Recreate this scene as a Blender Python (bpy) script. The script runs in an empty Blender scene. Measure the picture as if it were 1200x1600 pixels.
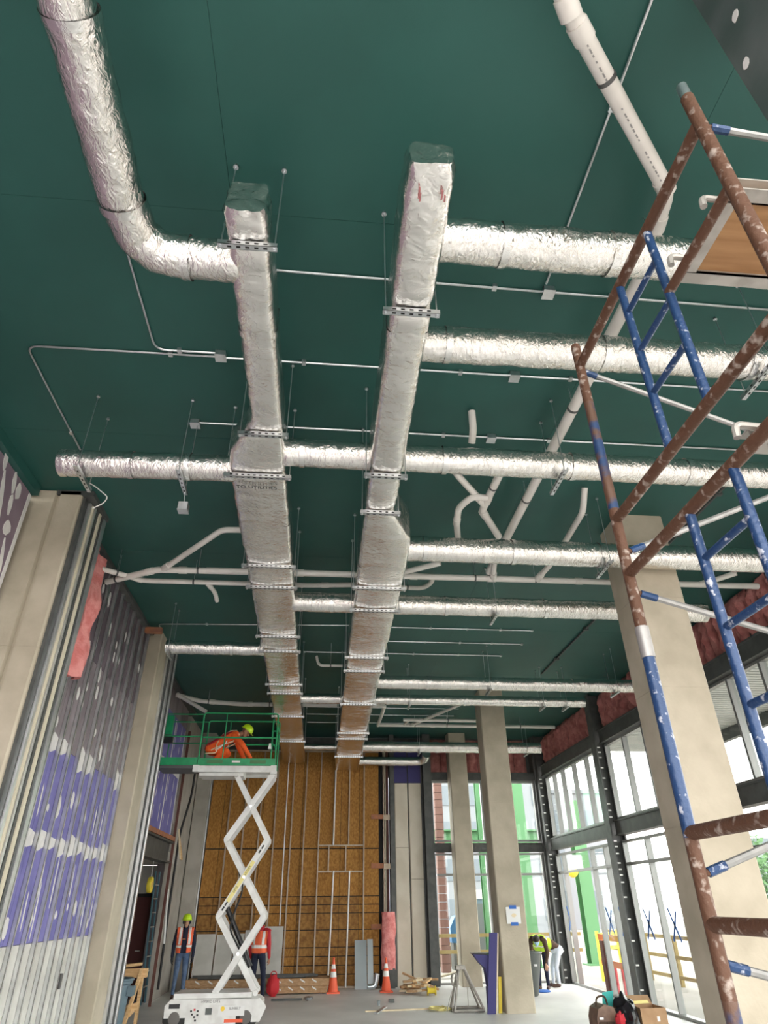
import bpy, bmesh, math, random
from mathutils import Vector, Matrix, noise
random.seed(7)
S = bpy.context.scene
COL = S.collection
PI = math.pi

# ------------------------------------------------------------------ camera
cd = bpy.data.cameras.new('camera')
cd.sensor_fit = 'VERTICAL'; cd.sensor_height = 24.0; cd.lens = 989.834418 / 1600 * 24.0
cd.clip_start = 0.02; cd.clip_end = 400
cam = bpy.data.objects.new('camera', cd); COL.objects.link(cam)
def cam_matrix(pitch, yaw, roll, loc):
    p, y, r = map(math.radians, (pitch, yaw, roll))
    f = Vector((math.sin(y)*math.cos(p), math.cos(y)*math.cos(p), math.sin(p)))
    r0 = Vector((math.cos(y), -math.sin(y), 0)); u0 = r0.cross(f)
    R_ = math.cos(r)*r0 + math.sin(r)*u0; U_ = -math.sin(r)*r0 + math.cos(r)*u0
    m = Matrix((R_, U_, -f)).transposed().to_4x4(); m.translation = loc
    return m
cam.matrix_world = cam_matrix(31.6854984, 5.53693593, -0.63476357, (0, 0, 2.0))
S.camera = cam

# ------------------------------------------------------------------ light: white overcast sky
w = bpy.data.worlds.new('overcast_sky'); S.world = w; w.use_nodes = True
bgn = w.node_tree.nodes['Background']
bgn.inputs[0].default_value = (1.0, 0.98, 0.945, 1); bgn.inputs[1].default_value = 2.6
S.view_settings.view_transform = 'Standard'; S.view_settings.look = 'None'
S.view_settings.gamma = 1; S.view_settings.use_curve_mapping = False
S.view_settings.exposure = 1.6

# ------------------------------------------------------------------ materials
def mat(name, col, rough=.6, metal=0.0, col2=None, scale=3.0, lo=.4, hi=.6, bump=0.0, bscale=20.0, detail=4, stretch=None, spec=None):
    m = bpy.data.materials.new(name); m.use_nodes = True
    nt = m.node_tree; N = nt.nodes; L = nt.links; b = N['Principled BSDF']
    b.inputs['Base Color'].default_value = (*col, 1); b.inputs['Roughness'].default_value = rough
    b.inputs['Metallic'].default_value = metal
    if spec is not None: b.inputs['Specular IOR Level'].default_value = spec
    if col2 or bump:
        tc = N.new('ShaderNodeTexCoord'); mp = N.new('ShaderNodeMapping'); L.new(tc.outputs['Object'], mp.inputs[0])
        if stretch: mp.inputs['Scale'].default_value = stretch
    if col2:
        n = N.new('ShaderNodeTexNoise'); n.inputs['Scale'].default_value = scale; n.inputs['Detail'].default_value = detail
        L.new(mp.outputs[0], n.inputs['Vector'])
        r = N.new('ShaderNodeValToRGB'); r.color_ramp.elements[0].position = lo; r.color_ramp.elements[1].position = hi
        r.color_ramp.elements[0].color = (*col, 1); r.color_ramp.elements[1].color = (*col2, 1)
        L.new(n.outputs['Fac'], r.inputs[0]); L.new(r.outputs[0], b.inputs['Base Color'])
    if bump:
        n2 = N.new('ShaderNodeTexNoise'); n2.inputs['Scale'].default_value = bscale; n2.inputs['Detail'].default_value = 5
        L.new(mp.outputs[0], n2.inputs['Vector'])
        bp = N.new('ShaderNodeBump'); bp.inputs['Strength'].default_value = bump; bp.inputs['Distance'].default_value = .02
        L.new(n2.outputs['Fac'], bp.inputs['Height']); L.new(bp.outputs[0], b.inputs['Normal'])
    return m

def foil_mat(name, base=(.89,.865,.83), rough=.15, bstr=.55, scale=(4,4,4)):
    m = bpy.data.materials.new(name); m.use_nodes = True
    nt = m.node_tree; N = nt.nodes; L = nt.links; b = N['Principled BSDF']
    b.inputs['Base Color'].default_value = (*base, 1); b.inputs['Metallic'].default_value = 1; b.inputs['Roughness'].default_value = rough
    tc = N.new('ShaderNodeTexCoord'); mp = N.new('ShaderNodeMapping'); mp.inputs['Scale'].default_value = scale
    L.new(tc.outputs['Object'], mp.inputs[0])
    a = N.new('ShaderNodeTexNoise'); a.inputs['Scale'].default_value = 2.2; a.inputs['Detail'].default_value = 6; a.inputs['Distortion'].default_value = 1.2
    v = N.new('ShaderNodeTexVoronoi'); v.feature = 'DISTANCE_TO_EDGE'; v.inputs['Scale'].default_value = 3.0
    wv = N.new('ShaderNodeVectorMath'); wv.operation = 'ADD'
    L.new(mp.outputs[0], a.inputs['Vector']); L.new(mp.outputs[0], wv.inputs[0]); L.new(a.outputs['Color'], wv.inputs[1])
    L.new(wv.outputs[0], v.inputs['Vector'])
    mx = N.new('ShaderNodeMath'); mx.operation = 'MULTIPLY_ADD'; mx.inputs[1].default_value = .35
    L.new(v.outputs['Distance'], mx.inputs[0]); L.new(a.outputs['Fac'], mx.inputs[2])
    bp = N.new('ShaderNodeBump'); bp.inputs['Strength'].default_value = bstr; bp.inputs['Distance'].default_value = .03
    L.new(mx.outputs[0], bp.inputs['Height']); L.new(bp.outputs[0], b.inputs['Normal'])
    return m

def glass_mat(name, tint):
    m = bpy.data.materials.new(name); m.use_nodes = True
    nt = m.node_tree; N = nt.nodes; L = nt.links
    for n in list(N): N.remove(n)
    o = N.new('ShaderNodeOutputMaterial'); t = N.new('ShaderNodeBsdfTransparent'); g = N.new('ShaderNodeBsdfGlossy')
    t.inputs[0].default_value = (*tint, 1); g.inputs['Roughness'].default_value = .02
    lw = N.new('ShaderNodeLayerWeight'); lw.inputs[0].default_value = .5; pw = N.new('ShaderNodeMath'); pw.operation = 'POWER'; pw.inputs[1].default_value = 4
    ml = N.new('ShaderNodeMath'); ml.operation = 'MULTIPLY_ADD'; ml.inputs[1].default_value = .5; ml.inputs[2].default_value = .02
    mx = N.new('ShaderNodeMixShader'); L.new(lw.outputs['Facing'], pw.inputs[0]); L.new(pw.outputs[0], ml.inputs[0])
    L.new(ml.outputs[0], mx.inputs[0]); L.new(t.outputs[0], mx.inputs[1]); L.new(g.outputs[0], mx.inputs[2]); L.new(mx.outputs[0], o.inputs[0])
    return m

M = {}
M['ceil'] = mat('dark_green_ceiling_paint', (.020,.092,.078), .5, col2=(.024,.106,.090), scale=.8, bump=.06, bscale=160, spec=.4)
M['floor'] = mat('grey_concrete_floor', (.60,.59,.575), .42, col2=(.76,.75,.735), scale=.9, lo=.35, hi=.68, bump=.05, bscale=8, detail=8)
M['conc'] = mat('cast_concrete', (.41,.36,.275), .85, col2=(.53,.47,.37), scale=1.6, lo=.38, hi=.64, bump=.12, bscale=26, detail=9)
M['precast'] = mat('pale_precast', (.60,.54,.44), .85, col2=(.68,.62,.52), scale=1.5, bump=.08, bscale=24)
M['conc_d'] = mat('plain_grey_concrete', (.36,.335,.295), .85, col2=(.45,.42,.375), scale=1.5, bump=.1, bscale=24)  # greyer concrete for the far left column and corner
M['steel'] = mat('dark_primer_steel', (.060,.064,.062), .5, col2=(.085,.088,.085), scale=5, bump=.04)
M['galv'] = mat('galvanized_steel', (.62,.64,.66), .34, 1.0, col2=(.74,.76,.78), scale=9)
M['stud_d'] = mat('dull_brown_stud', (.34,.27,.20), .5, .5, col2=(.42,.34,.26), scale=6)
M['stud'] = mat('galvanized_stud', (.66,.67,.68), .3, .85, col2=(.78,.79,.80), scale=6)
M['slot'] = mat('strut_slot_black', (.01,.01,.01), .8)
M['foil'] = foil_mat('foil_trunk_wrap', scale=(4,5,4), bstr=.38, rough=.16)
M['foil_r'] = foil_mat('foil_round_wrap', rough=.13, bstr=.55, scale=(9,5,5))
M['foil_t'] = foil_mat('foil_tape', base=(.84,.83,.81), rough=.16, bstr=.25, scale=(9,9,9))
M['pvc'] = mat('white_pvc', (.78,.745,.70), .35, col2=(.72,.685,.64), scale=4)
M['pvc_mark'] = mat('pvc_printing', (.30,.29,.28), .5)
M['band'] = mat('dark_hanger_band', (.12,.12,.12), .5, .5)
M['osb'] = mat('oriented_strand_board', (.29,.125,.020), .8, col2=(.45,.225,.050), scale=24, lo=.36, hi=.66, bump=.1, bscale=30, detail=3, stretch=(1,1,.6))
M['osb2'] = mat('oriented_strand_board_dark', (.22,.10,.022), .8, col2=(.37,.19,.05), scale=12, lo=.36, hi=.66, bump=.1, bscale=30, detail=3)
M['purple'] = mat('purple_gypsum_board', (.145,.135,.36), .75, col2=(.19,.175,.43), scale=2.5)
M['mauve'] = mat('shade_toned_purple_gypsum', (.20,.145,.185), .8, col2=(.26,.195,.235), scale=1.5)  # purple board as it looks in shade, the shade put into the colour
M['mauve_d'] = mat('deep_shade_toned_board', (.085,.065,.080), .8, col2=(.13,.10,.12), scale=1.5)  # top row of the stud wall, darkened in the colour for shade
M['greyboard'] = mat('shade_toned_grey_board', (.17,.14,.155), .8, col2=(.25,.215,.23), scale=1.7, stretch=(1,1,.4))  # grey-brown tone with the shade of the upper board rows painted in
M['glassmat'] = mat('pale_glass_mat_board', (.52,.51,.47), .85, col2=(.62,.61,.57), scale=2)
M['mud'] = mat('joint_compound', (.74,.72,.70), .85, col2=(.66,.64,.63), scale=9)
M['cream'] = mat('cream_gypsum_edge', (.62,.57,.44), .85)
M['pink'] = mat('pink_fibreglass', (.66,.20,.19), .95, col2=(.80,.33,.31), scale=7, bump=.5, bscale=30)
M['pink_d'] = mat('dusty_pink_fibreglass', (.40,.135,.125), .95, col2=(.58,.24,.22), scale=5, bump=.6, bscale=24)
M['rust'] = mat('rusty_tube', (.095,.042,.022), .65, .2, col2=(.34,.28,.24), scale=30, lo=.56, hi=.70, bump=.3, bscale=60)
M['brace'] = mat('dull_brace_tube', (.26,.26,.25), .5, .6, col2=(.34,.33,.32), scale=14)
M['bluep'] = mat('chipped_blue_tube', (.010,.040,.118), .4, .1, col2=(.40,.42,.48), scale=42, lo=.6, hi=.68, bump=.2, bscale=60)
M['mixp'] = mat('blue_and_rust_tube', (.012,.040,.115), .5, .1, col2=(.10,.05,.03), scale=9, lo=.44, hi=.54, bump=.2, bscale=60)
M['ply'] = mat('plywood_underside', (.27,.13,.05), .7, col2=(.42,.23,.10), scale=5, lo=.3, hi=.7, stretch=(.5,5,1), bump=.05)
M['alum'] = mat('worn_aluminium_rail', (.36,.335,.30), .5, .5, col2=(.46,.435,.40), scale=9)
M['pine'] = mat('pine_timber', (.56,.34,.15), .7, col2=(.70,.47,.25), scale=6, stretch=(1,6,6))
M['lumber_o'] = mat('weathered_lumber', (.20,.165,.11), .8)
M['redmark'] = mat('faded_red_marker', (.42,.16,.16), .6)
M['pine_p'] = mat('pale_timber', (.70,.58,.38), .7, col2=(.8,.68,.48), scale=6)
M['cedar'] = mat('brown_wrapped_plank', (.36,.20,.09), .6, col2=(.50,.31,.16), scale=8, stretch=(1,5,5))
M['white'] = mat('white_painted_steel', (.80,.80,.78), .35, col2=(.70,.69,.67), scale=5)
M['green'] = mat('green_painted_steel', (.012,.28,.105), .38, col2=(.02,.34,.13), scale=6)
M['tyre'] = mat('black_rubber', (.03,.03,.03), .85)
M['tread'] = mat('grey_tyre_side', (.16,.15,.14), .8)
M['blk'] = mat('black_plastic', (.014,.014,.016), .4)
M['cable'] = mat('black_cable', (.012,.012,.013), .6)
M['yel'] = mat('yellow_plastic', (.80,.62,.05), .45)
M['yelbar'] = mat('yellow_warning_label', (.86,.76,.30), .5)
M['hiviz'] = mat('lime_helmet', (.62,.90,.02), .35)
M['limevest'] = mat('lime_vest_cloth', (.55,.85,.05), .8)
M['orange'] = mat('orange_cloth', (.92,.13,.02), .8)
M['orangev'] = mat('orange_vest_cloth', (.95,.17,.07), .8)
M['refl'] = mat('reflective_tape', (.86,.86,.84), .4)
M['redcloth'] = mat('red_cloth', (.50,.022,.035), .85)
M['navy'] = mat('navy_cloth', (.016,.020,.045), .9)
M['jean'] = mat('blue_denim', (.08,.13,.24), .9, col2=(.14,.20,.32), scale=9)
M['palejean'] = mat('pale_denim', (.50,.57,.66), .9, col2=(.60,.66,.74), scale=7)
M['brown'] = mat('brown_cloth', (.075,.045,.03), .9)
M['skin'] = mat('skin', (.52,.29,.20), .6)
M['skin_d'] = mat('brown_skin', (.30,.15,.09), .6)
M['hair'] = mat('dark_hair', (.02,.014,.01), .7)
M['eye'] = mat('eye_dark', (.02,.015,.012), .3)
M['lips'] = mat('lips', (.36,.13,.11), .6)
M['boot'] = mat('brown_boot', (.06,.028,.02), .7)
M['glove'] = mat('dark_glove', (.03,.03,.035), .8)
M['mask'] = mat('blue_face_mask', (.40,.66,.80), .8)
M['cone'] = mat('orange_cone', (.90,.13,.05), .5)
M['card'] = mat('brown_cardboard', (.36,.215,.115), .8, col2=(.42,.26,.145), scale=5)
M['leather'] = mat('brown_leather_bag', (.15,.085,.06), .5, col2=(.22,.13,.09), scale=9)
M['bag'] = mat('black_bin_liner', (.012,.012,.015), .22, bump=.6, bscale=14)
M['teal'] = mat('teal_plastic', (.05,.50,.46), .5)
M['grey'] = mat('grey_plastic_bin', (.105,.115,.11), .5)
M['bluegrey'] = mat('blue_grey_plastic', (.115,.17,.205), .5)
M['paper'] = mat('white_paper', (.80,.80,.79), .8)
M['bluetape'] = mat('blue_tape', (.03,.14,.50), .6)
M['indigo'] = mat('indigo_gypsum_strip', (.05,.045,.17), .7)
M['darkred'] = mat('dark_red_door', (.075,.010,.010), .6)
M['primer'] = mat('red_oxide_primer', (.11,.035,.028), .7, col2=(.16,.06,.045), scale=5)
M['copper'] = mat('orange_rust_angle', (.42,.16,.07), .7, col2=(.30,.13,.08), scale=7)
M['fibre'] = mat('blue_fibreglass', (.05,.13,.17), .6)
M['alu_w'] = mat('clear_anodized_frame', (.27,.27,.265), .45, .5)
M['wrap'] = mat('dark_board', (.055,.075,.07), .35, col2=(.085,.10,.10), scale=3)
M['sheet'] = mat('galvanized_sheet', (.60,.66,.70), .3, .8)
M['xgreen'] = mat('green_primed_steel', (.075,.205,.085), .6)
M['ydeck'] = mat('yellow_lumber', (.26,.19,.07), .7)
M['brick'] = mat('brick_red', (.15,.075,.06), .8)
M['bldg'] = mat('pale_building', (.19,.20,.215), .8)
M['bldg_w'] = mat('building_window', (.11,.13,.15), .4)
M['ground'] = mat('pale_dusty_ground', (.20,.185,.165), .9, col2=(.25,.23,.21), scale=.5)
M['dirt'] = mat('brown_dirt', (.15,.095,.05), .95, col2=(.2,.14,.08), scale=3)
M['leaf'] = mat('green_leaves', (.06,.13,.045), .8, col2=(.09,.18,.07), scale=8)
M['bark'] = mat('bark', (.12,.09,.06), .9)
M['canopy'] = mat('galvanized_canopy_deck', (.55,.56,.55), .5, .0)
M['concslab'] = mat('alcove_plaster', (.48,.465,.43), .85)
M['blueplastic'] = mat('bright_blue_plastic', (.015,.10,.22), .5)
M['orangeb'] = mat('orange_barricade', (.85,.20,.03), .5)
M['redb'] = mat('red_post', (.60,.012,.03), .5)
M['redbag'] = mat('red_fabric_bag', (.55,.02,.03), .7)
M['text'] = mat('dark_lettering', (.03,.03,.03), .6)
M['sun'] = mat('sun_yellow', (.90,.62,.05), .5)
M['glass'] = glass_mat('clear_glass', (.93,.96,.95))
M['glass_g'] = glass_mat('green_tinted_glass', (.60,.80,.68))

# ------------------------------------------------------------------ mesh helpers
class MB:
    def __init__(s): s.v = []; s.f = []; s.m = []
    def add(s, vs, fs, mi=0):
        o = len(s.v); s.v += [tuple(v) for v in vs]
        for f in fs: s.f.append(tuple(i+o for i in f)); s.m.append(mi)
        return s
    def box(s, lo, hi, mi=0):
        (a,b,c),(d,e,f) = lo, hi
        a,d = min(a,d),max(a,d); b,e = min(b,e),max(b,e); c,f = min(c,f),max(c,f)
        return s.add([(a,b,c),(d,b,c),(d,e,c),(a,e,c),(a,b,f),(d,b,f),(d,e,f),(a,e,f)],
              [(3,2,1,0),(4,5,6,7),(0,1,5,4),(1,2,6,5),(2,3,7,6),(3,0,4,7)], mi)
    def bar(s, p, q, wdt, hgt, up=(0,0,1), mi=0):            # rectangular bar from p to q
        p, q = Vector(p), Vector(q); d = (q-p).normalized(); u = Vector(up)
        if abs(d.dot(u)) > .98: u = Vector((0,1,0))
        r = d.cross(u).normalized()*wdt/2; u = r.cross(d).normalized()*hgt/2
        vs = [p-r-u,p+r-u,p+r+u,p-r+u,q-r-u,q+r-u,q+r+u,q-r+u]
        return s.add(vs, [(0,1,2,3),(7,6,5,4),(0,4,5,1),(1,5,6,2),(2,6,7,3),(3,7,4,0)], mi)
    def tube(s, pts, r, n=10, mi=0, caps=True):
        pts = [Vector(p) for p in pts]; rr = r if isinstance(r, (list, tuple)) else [r]*len(pts)
        o = len(s.v); k = len(pts); prev = None
        for i, p in enumerate(pts):
            t = ((pts[min(i+1,k-1)]-p).normalized() + (p-pts[max(i-1,0)]).normalized())
            if t.length < 1e-6: t = pts[min(i+1,k-1)]-pts[max(i-1,0)]
            t.normalize()
            if prev is None:
                a = Vector((0,0,1)) if abs(t.z) < .9 else Vector((0,1,0))
                x = t.cross(a).normalized()
            else:
                x = (prev - t*prev.dot(t)).normalized()
            prev = x; y = t.cross(x)
            for j in range(n):
                an = 2*PI*j/n; s.v.append(tuple(p + (x*math.cos(an)+y*math.sin(an))*rr[i]))
        for i in range(k-1):
            for j in range(n):
                a = o+i*n+j; b = o+i*n+(j+1)%n; s.f.append((a,b,b+n,a+n)); s.m.append(mi)
        if caps:
            s.f.append(tuple(o+j for j in range(n))[::-1]); s.m.append(mi)
            s.f.append(tuple(o+(k-1)*n+j for j in range(n))); s.m.append(mi)
        return s
    def lathe(s, prof, c, n=20, axis='z', mi=0):              # prof: (radius, height) list
        o = len(s.v); c = Vector(c)
        for r, h in prof:
            for j in range(n):
                a = 2*PI*j/n; x, y = r*math.cos(a), r*math.sin(a)
                v = {'z':(x,y,h),'y':(x,h,y),'x':(h,x,y)}[axis]
                s.v.append(tuple(c+Vector(v)))
        for i in range(len(prof)-1):
            for j in range(n):
                a = o+i*n+j; b = o+i*n+(j+1)%n; s.f.append((a,b,b+n,a+n)); s.m.append(mi)
        s.f.append(tuple(o+j for j in range(n))[::-1]); s.m.append(mi)
        s.f.append(tuple(o+(len(prof)-1)*n+j for j in range(n))); s.m.append(mi)
        return s
    def ball(s, c, rx, ry=None, rz=None, nu=12, nv=8, mi=0, jitter=0, seed=0):
        ry = ry or rx; rz = rz or rx; o = len(s.v)
        for i in range(nv+1):
            th = PI*i/nv
            for j in range(nu):
                ph = 2*PI*j/nu; d = Vector((math.sin(th)*math.cos(ph), math.sin(th)*math.sin(ph), math.cos(th)))
                k = 1 + jitter*noise.noise(d*2.2+Vector((seed,seed*2,0)))
                s.v.append((c[0]+rx*d.x*k, c[1]+ry*d.y*k, c[2]+rz*d.z*k))
        for i in range(nv):
            for j in range(nu):
                a = o+i*nu+j; b = o+i*nu+(j+1)%nu; s.f.append((a+nu,b+nu,b,a)); s.m.append(mi)
        return s
    def prism(s, poly, ax, lo, hi, mi=0):                     # polygon in the plane across axis ax, extruded lo..hi
        n = len(poly); vs = []
        for h in (lo, hi):
            for (a,b) in poly:
                vs.append({'x':(h,a,b),'y':(a,h,b),'z':(a,b,h)}[ax])
        fs = [tuple(range(n))[::-1], tuple(range(n,2*n))] + [(i,(i+1)%n,(i+1)%n+n,i+n) for i in range(n)]
        return s.add(vs, fs, mi)

def wloc(o):
    p = Vector((0,0,0))
    while o: p += o.location; o = o.parent
    return p
def obj(name, mb, mats, parent=None, loc=None, flat=False, recalc=True):
    me = bpy.data.meshes.new(name)
    if parent is not None: base = wloc(parent)
    elif loc is not None: base = Vector(loc)
    else:
        xs, ys, zs = zip(*mb.v); base = Vector(((min(xs)+max(xs))/2, (min(ys)+max(ys))/2, min(zs)))
    me.from_pydata([(x-base.x, y-base.y, z-base.z) for x,y,z in mb.v], [], mb.f)
    mats = mats if isinstance(mats, (list, tuple)) else [mats]
    for m in mats: me.materials.append(M[m] if isinstance(m, str) else m)
    if len(mats) > 1: me.polygons.foreach_set('material_index', mb.m)
    if recalc:
        bm = bmesh.new(); bm.from_mesh(me); bmesh.ops.recalc_face_normals(bm, faces=bm.faces); bm.to_mesh(me); bm.free()
    if not flat:
        me.polygons.foreach_set('use_smooth', [True]*len(me.polygons)); me.set_sharp_from_angle(angle=math.radians(38))
    me.update()
    o = bpy.data.objects.new(name, me); COL.objects.link(o)
    if parent is not None: o.parent = parent
    else: o.location = base
    return o
def tag(o, label, cat, group=None):
    o['label'] = label; o['category'] = cat
    if group: o['group'] = group
    return o
def thing(name, loc, label, cat, group=None):
    o = bpy.data.objects.new(name, None); COL.objects.link(o); o.location = loc; o.empty_display_size = .1
    return tag(o, label, cat, group)
def struct(name, mb, m, **k):
    o = obj(name, mb, m, **k); o['kind'] = 'structure'; return o
def structroot(name, loc):
    o = bpy.data.objects.new(name, None); COL.objects.link(o); o.location = loc; o['kind'] = 'structure'; return o
def nz(x, y, z): return noise.noise(Vector((x, y, z)))
ORD = ['first','second','third','fourth','fifth','sixth','seventh','eighth','ninth','tenth','eleventh','twelfth','thirteenth']
def arc(p0, c, p1, n=6):                                       # smooth bend p0 -> p1 with control point c
    p0, c, p1 = Vector(p0), Vector(c), Vector(p1)
    return [p0*(1-t)**2 + c*2*t*(1-t) + p1*t*t for t in [i/n for i in range(n+1)]]
def bend(pts, r):                                              # polyline with rounded corners
    out = [Vector(pts[0])]
    for i in range(1, len(pts)-1):
        p, a, b = Vector(pts[i]), Vector(pts[i-1]), Vector(pts[i+1])
        da, db = (a-p), (b-p); k = min(r, da.length*.45, db.length*.45)
        out += arc(p+da.normalized()*k, p, p+db.normalized()*k, 5)
    out.append(Vector(pts[-1])); return out
ZC = 6.8                                                       # ceiling height

# ================================================================== STRUCTURE
# floor and ceiling
struct('floor', MB().box((-4.0,-4,-.3),(7.55,22.5,0)), 'floor', flat=True)
cl = struct('ceiling', MB().box((-4.6,-4,ZC+.015),(7.8,22.7,ZC+.3)), 'ceil', flat=True)
xs = [-4.3,-.9,2.6,7.55]; ys = [-4,.2,3.2,6.2,9.2,12.2,15.2,18.2,22.4]
for i in range(3):
    for j in range(8):
        obj('ceiling_panel', MB().box((xs[i]+.0015,ys[j]+.0015,ZC),(xs[i+1]-.0015,ys[j+1]-.0015,ZC+.012)), 'ceil', cl, flat=True)

# concrete columns -------------------------------------------------------
def column(name, x0, x1, y0, y1, z1, label, joints=(), m='conc', group=None, groove=None, ch=.02):
    c = ch
    poly = [(x0+c,y0),(x1-c,y0),(x1,y0+c),(x1,y1-c),(x1-c,y1),(x0+c,y1),(x0,y1-c),(x0,y0+c)]
    if groove: g = groove; poly = [(x0+c,y0),(g-.035,y0),(g-.015,y0+.05),(g+.015,y0+.05),(g+.035,y0),(x1-c,y0)] + poly[2:]
    t = thing(name, ((x0+x1)/2,(y0+y1)/2,0), label, 'column', group)
    zs = [0]+list(joints)+[z1]
    for a, b in zip(zs[:-1], zs[1:]):
        obj('concrete_lift', MB().prism(poly, 'z', a+(.006 if a else 0), b-(.006 if b<z1 else 0)), m, t)
    if len(zs) > 2:
        ins = [( (x0+x1)/2+(p[0]-(x0+x1)/2)*.985, (y0+y1)/2+(p[1]-(y0+y1)/2)*.985) for p in poly]
        obj('joint_core', MB().prism(ins, 'z', .05, z1-.05), m, t)
    return t
column('concrete_column', 4.14,4.83, 7.55,8.19, ZC, 'nearest square concrete column, behind the scaffold on the right', (2.72,4.27,5.5))
column('concrete_column', 4.07,4.70, 16.5,17.1, ZC, 'square concrete column with a taped paper sheet on its face', (1.05,2.63,4.05,5.4))
column('concrete_column', 4.13,4.70, 21.5,22.05, ZC, 'farthest concrete column, beside the metal A-frame stand and back windows', (1.35,3.9))
column('concrete_column', -4.05,-3.37, 7.5,8.1, ZC-.02, 'nearest left concrete column with a vertical groove in its face', (4.6,), groove=-3.68)
column('concrete_column', -3.73,-3.37, 12.8,13.4, ZC, 'second left concrete column, between the purple stud wall and the opening', (2.9,4.9))
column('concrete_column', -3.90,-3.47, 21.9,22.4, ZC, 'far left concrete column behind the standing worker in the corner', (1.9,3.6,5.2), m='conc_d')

# paper with blue tape on the column
p = thing('paper_notice', (4.41,16.49,1.6), 'white paper notice taped with blue tape to the concrete column', 'notice')
obj('sheet', MB().box((4.25,16.485,1.58),(4.57,16.495,1.90)), 'paper', p, flat=True)
obj('tape', MB().box((4.33,16.478,1.86),(4.49,16.486,1.93)), 'bluetape', p, flat=True)
obj('tape', MB().box((4.34,16.478,1.545),(4.50,16.486,1.61)), 'bluetape', p, flat=True)
obj('printed_mark', MB().prism([(4.36,1.74),(4.40,1.78),(4.46,1.77),(4.48,1.73),(4.43,1.70),(4.38,1.71)], 'y', 16.482, 16.486), 'pine_p', p, flat=True)

# ---------------------------------------------------------------- right window wall
XW = 7.4
wr = struct('wall_right', MB().box((7.5,-4,5.80),(7.62,22.6,6.8)), 'steel', flat=True)
CY = [21.95,16.9,11.9,6.8,1.7,-3.4]
for y in CY:
    f = MB()
    f.box((7.12,y-.16,0),(7.15,y+.16,ZC)); f.box((7.15,y-.012,0),(7.45,y+.012,ZC)); f.box((7.45,y-.16,0),(7.49,y+.16,ZC))
    cobj = obj('steel_column', f, 'steel', wr)
    if y > 10:
        for z in (.12,.3,.75,1.2,1.62,2.05,2.35,2.5,2.62,2.75,2.95,3.1,3.22,3.75,3.9,4.05,4.4,4.65,4.9,5.15,5.28,5.4):
            obj('clip', MB().box((7.155,y-.13,z),(7.24,y-.118,z+.03)), 'white', cobj, flat=True)
for a, b in zip(CY[1:], CY[:-1]):
    for z0, z1, nm in ((5.50,5.83,'upper_beam'),(3.35,3.68,'lower_beam')):
        f = MB(); f.box((7.22,a+.16,z0),(7.46,b-.16,z0+.03)); f.box((7.22,a+.16,z1-.03),(7.46,b-.16,z1)); f.box((7.25,a+.16,z0+.03),(7.28,b-.16,z1-.03))
        obj(nm, f, 'steel', wr)
def batt(x, y, z0, z1, wd, axis, seed, parent, m='pink_d'):
    mb = MB(); nu, nv = 6, 12; g = []
    for i in range(nu+1):
        for j in range(nv+1):
            u = i/nu; v = j/nv
            e = (1-abs(2*u-1)**2.2)*(1-abs(2*v-1)**5)
            d = (.13*e + .10*nz(u*3+seed, v*5, seed*1.7)*e + .03*nz(u*9+seed, v*14, seed))
            a = (u-.5)*wd*(1+.10*nz(v*4, seed, 3)); z = z0+(z1-z0)*v + .025*nz(u*4, seed, 9)
            g.append((x-d, y+a, z) if axis == 'x' else (x+a, y-d, z))
    fs = [(i*(nv+1)+j,(i+1)*(nv+1)+j,(i+1)*(nv+1)+j+1,i*(nv+1)+j+1) for i in range(nu) for j in range(nv)]
    mb.add(g, fs)
    k = len(g); mb.add([(x,y-wd/2,z0),(x,y+wd/2,z0),(x,y+wd/2,z1),(x,y-wd/2,z1)] if axis=='x' else [(x-wd/2,y,z0),(x+wd/2,y,z0),(x+wd/2,y,z1),(x-wd/2,y,z1)], [(0,1,2,3)])
    return obj('insulation_batt', mb, m, parent, recalc=False)
sd = 0
for a, b in zip(CY[1:3], CY[0:2]):
    n = 17; st = (b-a-.36)/n
    for k in range(n):
        sd += 1; batt(7.46, a+.18+st*(k+.5)+random.uniform(-.02,.02), 5.85+random.uniform(0,.03), 6.79-random.uniform(0,.06), st*random.uniform(.80,.98), 'x', sd, wr)
n = 17; st = (11.9-6.8-.36)/n
for k in range(n):
    sd += 1; batt(7.46, 6.98+st*(k+.5), 5.85, 6.79-random.uniform(0,.06), st*random.uniform(.8,.98), 'x', sd, wr)
WN = [0]
def window_x(y0, y1, z0, z1, mull, transom=None, skip=None, x=XW):
    WN[0] += 1; t = structroot('window_%d' % WN[0], (x, (y0+y1)/2, z0))
    f = MB(); q = .05
    f.box((x-.06,y0,z0),(x+.06,y0+q,z1)); f.box((x-.06,y1-q,z0),(x+.06,y1,z1))
    f.box((x-.059,y0+q,z0),(x+.059,y1-q,z0+q)); f.box((x-.059,y0+q,z1-q),(x+.059,y1-q,z1))
    obj('window_frame', f, 'alu_w', t)
    for y in mull: obj('mullion', MB().box((x-.075,y-.03,z0+q),(x+.058,y+.03,z1-q)), 'alu_w', t)
    ed = [y0+q]+sorted(mull)+[y1-q]
    for a, b in zip(ed[:-1], ed[1:]):
        if transom: obj('transom', MB().box((x-.07,a+.03,transom-.03),(x+.055,b-.03,transom+.03)), 'alu_w', t)
        for (c, d) in ([(z0+q,transom-.03),(transom+.03,z1-q)] if transom else [(z0+q,z1-q)]):
            if skip and a < skip < b and c < 1: continue
            obj('pane', MB().box((x-.008,a,c),(x+.008,b,d)), 'glass', t, flat=True)
    return t
window_x(17.06,21.79, 3.70,5.48, [21.0,20.2,19.2,18.2,17.6][0:4])
window_x(12.06,16.74, 3.70,5.48, [15.6,14.5,13.4])
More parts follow.
